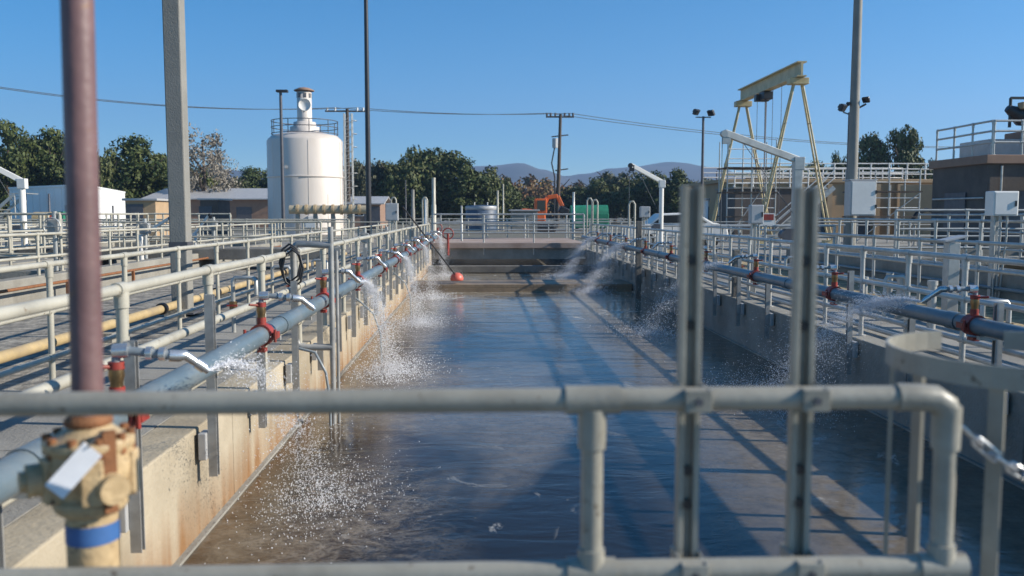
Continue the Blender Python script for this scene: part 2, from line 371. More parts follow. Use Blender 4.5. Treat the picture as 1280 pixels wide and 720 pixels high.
# ---------------------------------------------------------------- guardrails
def guardrail(p0,p1,label,zb=0,hs=(.27,.67,1.07),sp=1.75,r=.03,n=8,m=None,group='pipe guardrails around the basins',first=.0,postlow=0):
    m=m or M['rail']; p0=V(p0);p1=V(p1);L=(p1-p0).length;d=(p1-p0)/L
    root=thing('guardrail',(p0.x,p0.y,zb),label,'guardrail',group)
    nm=['lower_rail','mid_rail','top_rail'] if len(hs)==3 else ['mid_rail','top_rail']
    nseg=max(1,int(L/6))
    k=max(1,round((L-first)/sp)); pos=[first+(L-first)*i/k for i in range(k+1)]
    jit=[random.uniform(-.006,.006) for _ in pos]
    for q,h in zip(nm,hs):
        mb=MB(); pts=[p0+V((0,0,zb+h))]+[p0+d*pos[i]+V((0,0,zb+h+jit[i])) for i in range(len(pos)) if 0<pos[i]<L]+[p1+V((0,0,zb+h))]
        mb.tube(pts,r,n)
        for i,t in enumerate(pos):                       # tee sleeves
            a=p0+d*max(0,t-.055)+V((0,0,zb+h+jit[i])); b=p0+d*min(L,t+.055)+V((0,0,zb+h+jit[i])); mb.tube([a,b],r*1.28,n)
        mb.build(q,m,root)
    for i,t in enumerate(pos):
        a=p0+d*t; mb=MB(); lean=random.uniform(-.01,.01)
        pts=[a+V((0,0,zb-postlow)),a+V((lean,lean*.5,zb+hs[-1]))]
        mb.tube(pts,r,n)
        mb.tube([pts[1]-V((0,0,.11)),pts[1]-V((0,0,.02))],r*1.28,n)
        if not postlow: mb.tube([pts[0],pts[0]+V((0,0,.012))],r*2.1,n)
        mb.build('post',m,root)
    return root
guardrail((-2.06,2.2,0),(-2.06,36.8,0),'cream pipe guardrail along the left basin edge behind the blue pipe',r=.033,n=12,first=1.25,sp=1.65)
guardrail((-3.66,2.0,0),(-3.66,36.8,0),'cream pipe guardrail on the outer side of the left walkway',r=.026,n=10,first=.75,sp=1.65)
guardrail((4.72,2.2,0),(4.72,36.8,0),'grey pipe guardrail along the right basin edge behind the blue pipe',r=.028,n=12,first=.45,sp=1.15,m=M['railsilver'])
guardrail((7.42,2.5,0),(7.42,42,0),'pipe guardrail on the outer side of the right walkway by the straw',r=.028,n=10,sp=1.75,m=M['rail_grey'])
# bridge at far end
br=MB().bb(XL+.01,XR-.01,37,44.6,.05,.27); 
bro=thing('crossing_walkway',(1.3,40,.05),'pink surfaced concrete walkway crossing the far end of the basin','walkway bridge')
br.build('deck_slab',M['pink'],bro,.01)
MB().bb(XL+.01,XR-.01,37.15,37.5,-.42,.047).build('girder',M['conc'],bro,.01); MB().bb(XL+.01,XR-.01,44,44.4,-.42,.047).build('girder',M['conc'],bro,.01)
for zz,h,nm in ((.27,(.42,.82,1.2),'front'),(.27,(.42,.82,1.2),'back')):
    yy=37.15 if nm=='front' else 44.4
    guardrail((XL+.1,yy,0),(XR-.1,yy,0),f'short guardrail across the pink far walkway, {nm} one of the pair',zb=zz,hs=h,sp=2.1,r=.035,m=M['rail_grey'],postlow=.5 if nm=='front' else 0)
# side returns left/right further guardrails beyond the bridge
R2=[((-10.5,5.4,0),(-10.5,33.6,0),.42,'on the near edge of the dividing wall in the left basin'),((-11.3,5.4,0),(-11.3,33.6,0),.42,'on the far edge of the dividing wall in the left basin'),((12.0,5.4,0),(12.0,23.6,0),.4,'on the dividing wall in the right basin'),((-15.3,5.4,0),(-15.3,44,0),0,'on the inner side of the walkway between the two left basins'),
 ((-2.6,45.4,0),(-14,45.4,0),0,'crossing the left yard beyond the basin end'),((5,46,0),(15,46,0),0,'crossing the right yard beyond the basin end'),
 ((-7.72,5.2,0),(-7.72,33.8,0),.42-.35,'on the near wall of the raised basin left of the gravel'),
 ((-14.0,5.2,0),(-14.0,33.8,0),.42,'on the far wall of the raised basin left of the gravel'),
 ((-18.0,5.2,0),(-18.0,40,0),0,'on the outer walkway between the two left basins'),
 ((-19.65,5.2,0),(-19.65,33.8,0),.42,'on the near wall of the far left basin'),
 ((-26.5,8,0),(-26.5,33.8,0),.42,'on the far wall of the far left basin'),
 ((-4.3,24.3,0),(-13.6,24.3,0),.2,'running across on the channel cover slab'),
 ((-5.0,34.2,0),(-27,34.2,0),.2,'running across the far ends of the left basins'),
 ((-14.3,20.4,0),(-19.4,20.4,0),0,'short cross run between the two left basins'),
 ((-8.2,51,0),(-30,51,0),0,'most distant run across the left yard'),
 ((8.72,9,0),(8.72,24,0),.3,'on the near wall of the raised right basin'),
 ((15.4,6,0),(15.4,24,0),.2,'on the far wall of the raised right basin'),
 ((8.8,24.2,0),(15.3,24.2,0),.2,'closing the far end of the raised right basin'),
 ((5.1,30.5,0),(12.5,30.5,0),0,'crossing the right walkway in front of the parked car'),
 ((8.8,33,0),(26,33,0),0,'crossing the yard before the yellow gantry crane'),
 ((0.5,52,0),(9,52,0),.1,'crossing the yard behind the pink walkway'),
 ((-5.5,56,0),(3,56,0),.1,'farthest run behind the pink walkway'),
 ((-7.9,10.2,0),(-13.8,10.2,0),0.42,'on the nearest plank bridge over the left basin'),
 ((-7.9,11.2,0),(-13.8,11.2,0),0.42,'on the back side of the nearest plank bridge over the left basin'),
 ((-7.9,17.0,0),(-13.8,17.0,0),0.42,'on the second plank bridge over the left basin'),
 ((-7.9,18.0,0),(-13.8,18.0,0),0.42,'on the back side of the second plank bridge over the left basin'),
 ((-19.8,20.0,0),(-26.0,20.0,0),0.42,'crossing the far left basin'),
 ((-7.9,28.5,0),(-13.8,28.5,0),0.42,'on the farthest plank bridge over the left basin'),
 ((8.9,12.0,0),(15.1,12.0,0),0.5,'on the nearer plank bridge over the right basin'),
 ((8.9,13.0,0),(15.1,13.0,0),0.5,'on the back side of the nearer plank bridge over the right basin'),
 ((8.9,18.5,0),(15.1,18.5,0),0.5,'on the farther plank bridge over the right basin'),
 ((15.8,24.8,0),(27,24.8,0),0,'before the dark building at right'),
 ((-14.4,13.0,0),(-19,13.0,0),0,'nearest cross run between the two left basins'),
 ((-14.4,27.0,0),(-19,27.0,0),0,'farthest cross run between the two left basins')]
for a,b,z,l in R2:
    guardrail(a,b,'pipe guardrail '+l,zb=z,sp=1.5 if abs(a[0])>7 else 1.3,r=.028 if a[1]<30 else .034,n=6,m=M['rail'] if a[0]<0 else M['rail_grey'])
# ---------------------------------------------------------------- blue header pipes with spray arms
def header(x,sgn,ys,side,y_end):
    root=thing('header_pipe',(x,Y0,.54),f'long grey-blue water header pipe above the {side} basin wall','water pipe','water header pipes')
    z=.54; mb=MB().tube([(x,1.2,z),(x,y_end,z)],.073,20); mb.build('pipe_run',M['blue'],root)
    y=3.4
    while y<y_end: MB().tube([(x,y-.09,z),(x,y+.09,z)],.081,20).build('coupling',M['blue'],root); y+=4.3
    for i,y in enumerate(ys):
        arm=MB(); zt=z+.31
        k=random.uniform(-.035,.03)
        # horizontal arm, then 45 degree nozzle drop
        arm.tube([(x,y,zt-.1),(x,y,zt-.035),(x+sgn*.012,y,zt-.008),(x+sgn*.045,y,zt+.004),(x+sgn*.26,y+.03,zt+k)],.021,10)
        a=arm.build('spray_arm',M['pvc_grey'],root)
        cl=MB().tube([(x,y-.06,z),(x,y+.06,z)],.092,16); cl.tube([(x,y,z+.06),(x,y,z+.14)],.036,10)
        for s in (-1,1): cl.box((x+s*.115,y,z),(.03,.1,.05)); cl.tube([(x+s*.118,y-.06,z-.05),(x+s*.118,y-.06,z+.05)],.012,6)
        cl.box((x,y,z-.12),(.06,.09,.03))
        cl.build('clamp',M['red'],a)
        va=MB().tube([(x,y,z+.13),(x,y,z+.16),(x,y,z+.195),(x,y,z+.23)],[.03,.03,.038,.034],10)
        va.build('valve',M['brass'],a)
        hd=MB().tube([(x,y,z+.225),(x,y,z+.26)],.04,8); hd.tube([(x-.02,y-.03,z+.24),(x-.07*sgn,y-.09,z+.25)],.011,6)
        hd.build('valve_handle',M['red'],a)
        fit=MB()
        MB().tube([(x-sgn*.01,y,zt+.0),(x+sgn*.06,y+.005,zt+.004)],.036,10).build('elbow',M['silver'],a)
        for t in (.14,.2,): MB().tube([(x+sgn*t,y+t*.1,zt+k*t/.3),(x+sgn*(t+.028),y+t*.1,zt+k*t/.3)],.033,10).build('coupling_nut',M['silver'],a)
        tip=V((x+sgn*.39,y+.13,zt-.12))
        fit.tube([(x+sgn*.24,y+.028,zt+k),(x+sgn*.28,y+.045,zt+k-.005),(x+sgn*.305,y+.06,zt-.03),tip],[.029,.029,.025,.019],10)
        fit.tube([tip-(V((sgn*.1,.07,-.1))*.45),tip-(V((sgn*.1,.07,-.1))*.15)],.027,10)
        fit.build('nozzle',M['silver'],a)
    return root
LY=[4.2,7.0,9.8,12.6,15.4,18.2,21.0,23.8,26.6,29.4,32.2]
RY=[7.4,10.4,13.4,16.4,19.4,22.4,25.4,28.4,31.4]
header(-1.72,1,LY,'left',36); header(4.28,-1,RY,'right',36)
# support channels bolted to the walls
def strut(x,sgn,y,zb,zt,label,group):
    root=thing('support_channel',(x,y,zb),label,'support channel',group)
    w=.055; d=.06
    c=MB()
    c.box((x,y-w/2+.004,(zb+zt)/2),(d,.008,zt-zb)); c.box((x,y+w/2-.004,(zb+zt)/2),(d,.008,zt-zb)); c.box((x-sgn*(d/2-.004),y,(zb+zt)/2),(.008,w-.017,zt-zb))
    c.build('channel',M['channel'],root)
    b=MB(); b.box((x-sgn*.001-sgn*.06,y,-.12),(.055,.13,.19)); b.build('wall_bracket',M['boxgrey'],root,.006)
    b=MB().box((x+sgn*.02,y,.54-.1),(.3,.05,.035)); b.build('pipe_shelf',M['channel'],root)
    return root
y=3.35; i=0
protoL=None
while y<34:
    zt=.70+.12*((i*7)%3); x=XL+.115
    o=strut(x,1,y,-.34,zt,'galvanised support channel bolted to the left basin wall under the blue pipe','support channels on the left basin wall'); y+=1.4; i+=1
y=4.3; i=0
while y<34:
    o=strut(XR-.115,-1,y,-.42,.66+.08*((i*5)%3),'dark support channel bolted to the right basin wall under the blue pipe','support channels on the right basin wall'); y+=1.5; i+=1
# ---------------------------------------------------------------- foreground railing
YF=1.94
fr=thing('guardrail',(0,YF,0),'large blurred cream pipe railing nearest the camera with an elbow at its right end','guardrail')
zt=1.084; xe=1.068; rr=.0268
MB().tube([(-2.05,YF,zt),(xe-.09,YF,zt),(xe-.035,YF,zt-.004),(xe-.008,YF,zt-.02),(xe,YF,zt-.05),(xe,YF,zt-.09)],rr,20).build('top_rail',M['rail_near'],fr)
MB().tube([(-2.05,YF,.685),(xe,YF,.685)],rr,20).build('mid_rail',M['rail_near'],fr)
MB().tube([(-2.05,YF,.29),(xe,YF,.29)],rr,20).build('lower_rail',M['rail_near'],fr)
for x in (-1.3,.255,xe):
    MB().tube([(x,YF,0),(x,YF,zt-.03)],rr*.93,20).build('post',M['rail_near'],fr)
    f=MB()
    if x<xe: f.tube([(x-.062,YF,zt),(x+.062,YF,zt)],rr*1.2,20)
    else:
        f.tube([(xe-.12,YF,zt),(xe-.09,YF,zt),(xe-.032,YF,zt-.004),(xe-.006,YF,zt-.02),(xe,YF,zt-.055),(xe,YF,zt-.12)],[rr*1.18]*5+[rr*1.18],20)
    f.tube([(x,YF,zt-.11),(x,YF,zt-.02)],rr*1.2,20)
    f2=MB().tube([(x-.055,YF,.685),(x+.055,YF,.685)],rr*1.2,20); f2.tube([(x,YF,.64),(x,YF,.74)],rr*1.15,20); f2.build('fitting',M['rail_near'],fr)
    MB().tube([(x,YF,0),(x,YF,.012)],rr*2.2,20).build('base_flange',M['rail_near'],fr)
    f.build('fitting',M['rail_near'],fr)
# upright slotted channels strapped to it
for k,(px,py,l) in enumerate(((866,232,'left one'),(1010,234,'right one'))):
    p=at(px,py,YF+.055); x=p.x
    root=thing('upright_channel',(x,YF+.055,0),f'upright grey steel channel strapped to the foreground railing, {l} of the two','steel channel','upright channels on the foreground railing')
    top=p.z; yy=YF+.062; w=.05
    c=MB().box((x-w/2+.007,yy,top/2),(.014,.03,top)); c.box((x+w/2-.007,yy,top/2),(.014,.03,top)); c.box((x,yy+.008,top/2+.0),(w-.03,.006,top-.01))
    c.build('channel',M['rail_near'],root,.002)
    for z in (1.084,.685):
        MB().tube([(x,YF-.044,z),(x,YF-.036,z)],.009,8).build('bolt',M['darkgrey'],root); c=MB(); c.box((x,YF-.034,z),(.054,.006,.05)); c.box((x,yy+.028,z),(.054,.006,.05))
        for s in (-1,1): c.box((x+s*.0275,YF+.028,z),(.005,.13,.05))
        c.build('strap',M['rail_near'],root,.002)
    for z in (top-.17,top-.32,.9,.82): MB().tube([(x,yy-.006,z),(x,yy+.004,z)],.012,10).build('bolt',M['dark'],root)
# ladder cage to the right
lc=thing('ladder_cage',(1.45,2.2,0),'curved grey ladder cage hoop with uprights right of the foreground railing','ladder')
hx,hy,hr=1.455,2.23,.36
for z in (1.12,-.7):
    ring=MB(); n=40; vs=[]
    for j in range(n+1):
        a=R(100)+R(330)*j/n
        for rr_,zz in ((hr,z-.028),(hr,z+.028),(hr-.007,z+.028),(hr-.007,z-.028)): vs.append((hx+rr_*math.cos(a),hy+rr_*math.sin(a),zz))
    fs=[]
    for j in range(n):
        for q in range(4): fs.append((j*4+q,j*4+(q+1)%4,(j+1)*4+(q+1)%4,(j+1)*4+q))
    ring.add(vs,fs); ring.build('hoop',M['rail_near'],lc)
for a in (30,155,190,225,300):
    x=hx+(hr-.02)*math.cos(R(a)); y=hy+(hr-.02)*math.sin(R(a))
    MB().box((x,y,.1),(.035,.012,2.04),rz=R(a+90)).build('cage_bar',M['rail_near'],lc)
# chain from the elbow post to the cage
ch=MB(); a0=V((xe+.035,YF,zt-.07)); b0=V((1.75,1.93,1.02)); 
for k in range(16):
    t=k/16; p=a0.lerp(b0,t); q=a0.lerp(b0,(k+1)/16); sg=lambda t:-.16*4*t*(1-t); p.z+=sg(t); q.z+=sg((k+1)/16)
    d=(q-p).normalized(); s_=d.cross(V((0,1,0) if k%2 else (0,0,1))).normalized()*.011
    c=(p+q)/2; L_=(q-p).length*.62
    pts=[c-d*L_+s_,c+d*L_+s_,c+d*(L_+.008),c+d*L_-s_,c-d*L_-s_,c-d*(L_+.008),c-d*L_+s_]; ch.tube(pts,.0045,6)
tag(ch.build('chain',M['silver']),'steel chain hanging from the elbow of the foreground railing','chain')
# ---------------------------------------------------------------- brown pipe, tan valve
YP=2.17
pc=at(112,560,YP); px_=pc.x
vp=thing('valve_standpipe',(px_,YP,0),'brown vertical pipe rising from a blurred tan valve at lower left','standpipe')
MB().tube([(px_+.0,YP,1.0),(px_+.045,YP,4.2)],.037,20).build('riser',M['brownpole'],vp)
MB().tube([(px_,YP,-.02),(px_,YP,.83)],.061,24).build('lower_pipe',M['valve'],vp)
zt_=at(120,650,YP).z; zb_=at(120,673,YP).z
MB().tube([(px_,YP,zb_),(px_,YP,zt_)],.063,24,False).build('tape_band',M['tape'],vp)
z0=at(106,640,YP).z; z1=at(106,528,YP).z; H=z1-z0
pr=[(.062,0),(.08,.01),(.088,.025),(.088,.04),(.075,.05),(.086,.075),(.101,.1),(.104,.13),(.098,.16),(.105,.168),(.105,.19),(.08,.195),(.06,.21),(.046,.222),(.05,.24)]
vb=MB().lathe([(r,z*H/.225) for r,z in pr],(px_,YP,z0),28)
# raised ribs, lugs
for k in range(5):
    a=R(-65+72*k); vb.box((px_+.085*math.cos(a),YP+.085*math.sin(a),z0+.10),(.05,.05,.11),rz=a)
vbo=vb.build('valve_body',M['valve'],vp,.012)
rb=MB().lathe([(.044,0),(.056,.006),(.056,.018),(.04,.03)],(px_,YP,z1-.008),20); rb.build('rust_collar',M['rust'],vp)
for k in range(10):
    a=R(18+36*k)
    MB().tube([(px_+.094*math.cos(a),YP+.094*math.sin(a),z0+.155),(px_+.094*math.cos(a),YP+.094*math.sin(a),z0+.205)],.011,6).build('bolt',M['rust'],vp)
sb=MB().tube([(px_-.06,YP-.03,z0+.1),(px_-.122,YP-.07,z0+.1)],[.04,.04],16); sb.tube([(px_-.12,YP-.068,z0+.1),(px_-.135,YP-.078,z0+.1)],.026,6)
sb.build('port_cap',M['valve'],vp); sb=MB().tube([(px_+.05,YP-.04,z0+.085),(px_+.095,YP-.085,z0+.08)],[.04,.036],16); sb.build('port_cap',M['valve'],vp)
MB().box((px_+.074,YP-.064,z0+.12),(.03,.014,.2),rz=R(40)).build('seam',M['rust'],vp)
tg=at(92,588,YP-.13); 
Mt=Matrix.Rotation(R(-47),3,'Y')@Matrix.Rotation(R(0),3,'X')
t=MB().box(tg,(.125,.0015,.052),M=Matrix.Rotation(R(-50),3,'Y')@Matrix.Rotation(R(18),3,'Z')); 
t.build('paper_tag',M['paper'],vp,.001)
MB().tube([tg+V((.03,.012,.05)),tg+V((.045,.05,.08)),tg+V((.05,.09,.07))],.0022,6).build('tag_tie',M['hose'],vp)
# ---------------------------------------------------------------- poles
def sqpole(px,Y,w,h,label,m):
    x=at(px,300,Y).x; root=thing('light_pole',(x,Y,0),label,'pole')
    MB().box((x,Y,h/2),(w,w,h)).build('shaft',m,root,.02)
    MB().box((x,Y,.015),(w*1.8,w*1.8,.03)).build('base_plate',M['darkgrey'],root,.004)
    b=MB(); b.box((x,Y-w/2-.006,1.02),(w*1.06,.012,.12)); b.box((x+w/2+.006,Y,1.02),(.012,w*1.06,.12)); b.build('band',M['darkgrey'],root)
    return root
sqpole(226,13.4,.255,9,'thick square grey concrete pole beside the left walkway',M['polegrey'])
def rpole(px,Y,r0,r1,h,label,m,zb=0,name='light_pole',cat='light pole'):
    x=at(px,267,Y).x; root=thing(name,(x,Y,zb),label,cat)
    MB().tube([(x,Y,zb),(x,Y,zb+h)],[r0,r1],14).build('shaft',m,root)
    MB().tube([(x,Y,zb),(x,Y,zb+.3)],r0*1.5,12).build('pole_base',M['conc'],root)
    return root,x
rt,x=rpole(461,46,.15,.09,16,'tall slim black lamp pole rising out of frame right of the silo',M['dark'])
MB().box((x+.55,46,16.05),(1.0,.35,.14)).build('lamp_head',M['dark'],rt,.03)
rt,x=rpole(354,58,.12,.09,9.3,'dark lamp pole standing in front of the white silo',M['darkgrey'])
MB().box((x+.1,58,9.35),(.75,.35,.16)).build('lamp_head',M['dark'],rt,.03)
def flood(root,p,az,m='dark',k=1.0):
    Mx=Matrix.Rotation(az,3,'Z')@Matrix.Rotation(R(35),3,'X')
    b=MB().box(p,(.42*k,.16*k,.34*k),M=Mx); b.box(V(p)+Mx@V((0,.12*k,0)),(.26*k,.14*k,.2*k),M=Mx); b.build('flood_lamp',M[m],root,.02)
    lens=MB().box(V(p)+Mx@V((0,-.085*k,0)),(.34*k,.012,.26*k),M=Mx); lens.build('lens',M['glass'],root.children[-1] if root.children else root)
rt,x=rpole(877,52,.09,.07,7.2,'thin pole with two floodlights left of the gantry crane',M['darkgrey'])
MB().bar((x-.45,52,7.15),(x+.45,52,7.15),.06,.06).build('cross_bar',M['dark'],rt)
flood(rt,(x-.42,52,7.45),R(40)); flood(rt,(x+.45,52,7.4),R(-50))
rt,x=rpole(1058,40,.07,.06,6.1,'thin pole with one floodlight behind the thick grey pole',M['darkgrey'])
MB().bar((x,40,6.0),(x-.3,40,6.1),.05,.05).build('bracket',M['dark'],rt); flood(rt,(x-.32,40,6.3),R(40))
rt,x=rpole(1064,25,.155,.10,12,'thick tapered grey pole carrying a cabinet on the right side',M['polegrey'],0)
flood(rt,(x+.3,24.95,4.72),R(-50),k=.5); MB().bar((x+.02,24.95,4.45),(x+.3,24.95,4.6),.05,.05).build('bracket',M['dark'],rt)
flood(rt,(x-.2,24.95,4.6),R(60),k=.35)
cb=MB().box((x+.05,24.55,1.93),(.74,.42,.98)); cbo=thing('electrical_cabinet',(x+.05,24.55,1.44),'large pale grey cabinet mounted on the thick right pole','electrical cabinet'); cb.build('cabinet_body',M['boxgrey'],cbo,.02)
MB().box((x+.05,24.33,1.93),(.66,.015,.9)).build('door',M['white'],cbo,.004)
for z in (1.7,2.1): MB().box((x+.40,24.32,z),(.05,.03,.1)).build('latch',M['dark'],cbo)
MB().box((x+.05,24.6,2.44),(.8,.5,.03)).build('rain_lip',M['boxgrey'],cbo,.004)
# cabinet on post right
def cabinet(px0,px1,py0,py1,Y,label,zbase=0,mm='boxgrey',postw=.09):
    a=at(px0,py0,Y); b=at(px1,py1,Y); cx=(a.x+b.x)/2; w=b.x-a.x; h=a.z-b.z
    root=thing('electrical_cabinet',(cx,Y,zbase),label,'electrical cabinet')
    MB().box((cx,Y,(a.z+b.z)/2),(w,w*.6,h)).build('cabinet_body',M[mm],root,.015)
    MB().box((cx,Y-w*.3-.006,(a.z+b.z)/2),(w*.88,.012,h*.88)).build('door',M[mm],root,.004)
    MB().box((cx+w*.36,Y-w*.3-.02,(a.z+b.z)/2),(.025,.02,.09)).build('handle',M['dark'],root)
    p=MB().box((cx,Y+w*.3+postw/2+.004,(a.z+zbase)/2-.03),(postw,postw,a.z-zbase)); p.build('post',M['rail_grey'],root,.005)
    c=MB(); 
    for k in (-1,0,1): c.tube([(cx+k*w*.25,Y,b.z+.01),(cx+k*w*.25,Y,max(zbase,b.z-.35)),(cx+k*w*.1,Y+.05,zbase)],.016,6)
    c.build('conduit',M['rail_grey'],root)
    return root
cabinet(1237,1267,239,270,14,'small white cabinet on a post in front of the dark building',.0,'white')
cabinet(937,953,256,280,16,'grey cabinet on a post at the right basin edge behind the railing',0)
cabinet(482,498,254,276,30,'grey cabinet on a post behind the left guardrail, right of the black pole',0)
cabinet(800,812,258,272,33,'small cabinet on a post left of the white davit crane',0)
# square post with slanted cap
p=at(1190,305,12); sp=thing('square_post',(p.x,12,0),'pale square post with a slanted cap beside the right walkway','post')
MB().box((p.x,12,.55),(.16,.16,1.1)).build('post_body',M['rail_grey'],sp,.008)
MB().bar((p.x-.16,12,1.12),(p.x+.16,12,1.19),.24,.03).build('cap',M['boxgrey'],sp,.005)
for (x0_,x1_,y_,z_,l_) in ((-13.8,-7.9,10.7,.36,'nearest one over the left basin'),(-13.8,-7.9,17.5,.36,'second one over the left basin'),(-13.8,-7.9,29,.36,'farthest one over the left basin'),(8.9,15.2,12.5,.49,'nearer one over the right basin'),(8.9,15.2,19,.49,'farther one over the right basin')):
    o=MB().bb(x0_,x1_,y_-.48,y_+.48,z_-.1,z_+.055); tag(o.build('plank_bridge',M['conc'],bevel=.01),'narrow concrete footbridge, '+l_,'footbridge')
for a_,b_,z_,c_,d_,l_ in ((-11.4,-10.4,.39,5.01,33.99,'left'),(11.85,12.15,.37,.01,23.99,'right')):
    tag(MB().bb(a_,b_,c_,d_,-2,z_).build('dividing_wall',M['conc'],bevel=.01),f'long concrete wall dividing the {l_} basin in two','basin wall')
k=0
for px,Y,h in ((1128,13.0,.55),(1082,13.6,.5),(1168,11.2,.62),(1010,15,.6),(1114,16,.4)):
    x=at(px,300,Y).x; b=MB().tube([(x,Y,0),(x,Y,h)],.055,10).tube([(x,Y,h-.05),(x,Y,h+.01)],.066,10)
    tag(b.build('pipe_stub',M['rail_grey'],origin=(x,Y,0)),'short capped grey pipe stub standing on the right walkway','pipe stub','capped pipe stubs on the right walkway')
# ---------------------------------------------------------------- tan pipe on the left gravel
tp=thing('gas_pipe',(-4.5,3,.0),'long tan yellow pipe lying on low supports across the left gravel','pipe')
MB().tube([(-4.5,1,.15),(-4.5,30,.15)],.06,16).build('pipe_run',M['tanpipe'],tp)
y=2.2
while y<30:
    MB().tube([(-4.5,y-.02,.15),(-4.5,y+.02,.15)],.085,14).tube([(-4.5,y+.035,.15),(-4.5,y+.07,.15)],.085,14).build('flange',M['dark'],tp)
    MB().box((-4.5,y+.6,.0),(.3,.14,.16)).build('support',M['conc'],tp); y+=2.6
# second cream pipes on left walkway floor level
o=MB().tube([(-2.5,2.0,.06),(-2.5,30,.06)],.035,10); tag(o.build('drain_pipe',M['rail']),'thin cream pipe lying on the left walkway deck behind the railing','pipe')
# bundle of hose/wire? conduit on right walkway
o=MB().tube([(4.98,3,.05),(4.98,34,.05)],.03,8); tag(o.build('drain_pipe',M['rail_grey']),'thin grey pipe lying on the right walkway deck','pipe')
random.seed(3)
for (x,ys_,side) in ((5.7,(9.2,12.1,15.3,18.9,22.6,27.1),'right'),(-3.1,(11.2,14.6,18.1,23.0),'left')):
    for y in ys_:
        hh=random.uniform(.45,.9); rt=thing('hose_tap',(x,y,0),f'short pipe riser with elbow and tap standing on the {side} walkway','hose tap',f'pipe risers on the {side} walkway')
        q=random.choice((-1,1)); MB().tube([(x,y,0),(x,y,hh-.05),(x+q*.03,y,hh),(x+q*.25,y,hh),(x+q*.29,y,hh-.04),(x+q*.29,y,hh-.22)],.028,8).build('riser',M['rail_grey'],rt)
        MB().tube([(x,y,hh*.5-.05),(x,y,hh*.5+.05)],.05,8).build('tap_body',M['brass'],rt)
        MB().box((x,y-.06,hh*.5),(.13,.02,.02)).build('tap_lever',M['red'],rt)
# hatch covers on left deck
for (x,y,l) in ((-2.75,3.9,'nearest'),(-2.62,5.6,'farther')):
    o=MB().lathe([(.001,.004),(.11,.004),(.115,0)],(x,y,0.001),24); tag(o.build('deck_cover',M['darkgrey'],origin=(x,y,0)),f'small round dark cover set in the left walkway, {l} one','deck cover')
# ---------------------------------------------------------------- pipe frame with hose in the basin
yf=9.5; pf=thing('hose_stand',(-1.6,yf,WZ),'dark pipe frame with looped hose standing in the left side of the basin','pipe frame')
MB().tube([(-1.58,yf,WZ-.3),(-1.58,yf,1.36)],.03,12).tube([(-1.53,yf+.05,WZ-.3),(-1.53,yf+.05,1.1)],.018,8).build('standpipe',M['channel'],pf)
MB().tube([(-1.58,yf,1.16),(-1.93,yf,1.18),(-1.975,yf,1.14),(-1.98,yf,1.08),(-1.98,yf,.15),(-1.95,yf,.09),(-1.9,yf,.06),(-1.58,yf,.06)],.036,12).build('loop',M['channel'],pf)
h=MB()
for k in range(3):
    h.tube([(-1.95+.11*math.sin(a/8*2*math.pi)+.02*k-.05,yf-.08-.03*k,.98+.2*math.cos(a/8*2*math.pi)-.03*k) for a in range(9)],.012,6)
h.build('hose_coil',M['hose'],pf)
MB().tube([(-1.95,yf-.05,.06),(-1.75,yf-.1,.02),(-1.64,yf-.1,-.2),(-1.6,yf-.1,-.5),(-1.6,yf-.1,-.9)],.016,8).build('hose',M['pvc_grey'],pf)
# conduits hanging down to water further on
for y,l in ((13.6,'nearer'),(19.6,'farther')):
    o=MB().tube([(-1.9,y,.2),(-1.8,y,.12),(-1.62,y,-.05),(-1.52,y,-.35),(-1.5,y,-.95)],.014,8); tag(o.build('drop_hose',M['pvc_grey']),f'thin grey hose curving down into the water at the left wall, {l} one','hose')
# tall stand posts in the water at right
x=at(935,300,15.6).x
o=MB().box((x-.18,15.7,-.1),(.12,.12,1.9)); tag(o.build('wall_post',M['concdark'],bevel=.01),'square grey post standing in the water at the right wall, nearer one','post')
o=MB().box((3.95+.35,23.5,.1),(.14,.14,2.4)); tag(o.build('wall_post',M['concdark'],bevel=.01),'square grey post standing in the water at the right wall, farther one','post')
# scum trough beams in the water
sbm=MB().bb(XL+.05,XR-.05,25.6,27.4,-.66,-.56).bb(XL+.05,XR-.05,25.6,25.75,-1.2,-.66).bb(XL+.05,XR-.05,27.25,27.4,-1.2,-.66)
tag(sbm.build('scum_trough',M['scum'],bevel=.01),'brown scum trough beam crossing the basin just above the water','trough')
o=MB().bb(XL+.05,XR-.05,33.6,34.1,-.75,-.5); tag(o.build('scum_trough',M['concdark'],bevel=.01),'dark beam crossing the basin in front of the pink walkway','trough')
# skimming pole with red float
pa=at(503,258,23.0); pb=at(571,346,25.9)
sk=thing('skimming_pole',tuple(pb),'long dark skimming pole leaning over the basin with a red float end','skimming pole')
MB().tube([pa,pb],.02,8).build('pole_shaft',M['dark'],sk)
MB().lathe([(.0,.19),(.1,.17),(.17,.1),(.2,.0),(.18,-.05),(0,-.06)],tuple(pb+V((0,0,-.06))),18).build('float_head',M['redfloat'],sk)
# red valves near far end & basin
for (px,py,Y,l) in ((560,292,36.6,'left end of the pink walkway'),(547,285,44,'post behind the pink walkway')):
    p=at(px,py,Y); r_=thing('hand_valve',tuple(p),f'red hand valve near the {l}','valve')
    MB().tube([(p.x,Y,p.z-.9),(p.x,Y,p.z)],.05,8).build('stem',M['red'],r_)
    w=MB(); w.tube([(p.x+.22*math.cos(a*math.pi/8),Y,p.z+.22*math.sin(a*math.pi/8)) for a in range(17)],.03,6); w.bar((p.x-.2,Y,p.z),(p.x+.2,Y,p.z),.03,.03); w.build('handwheel',M['red'],r_)
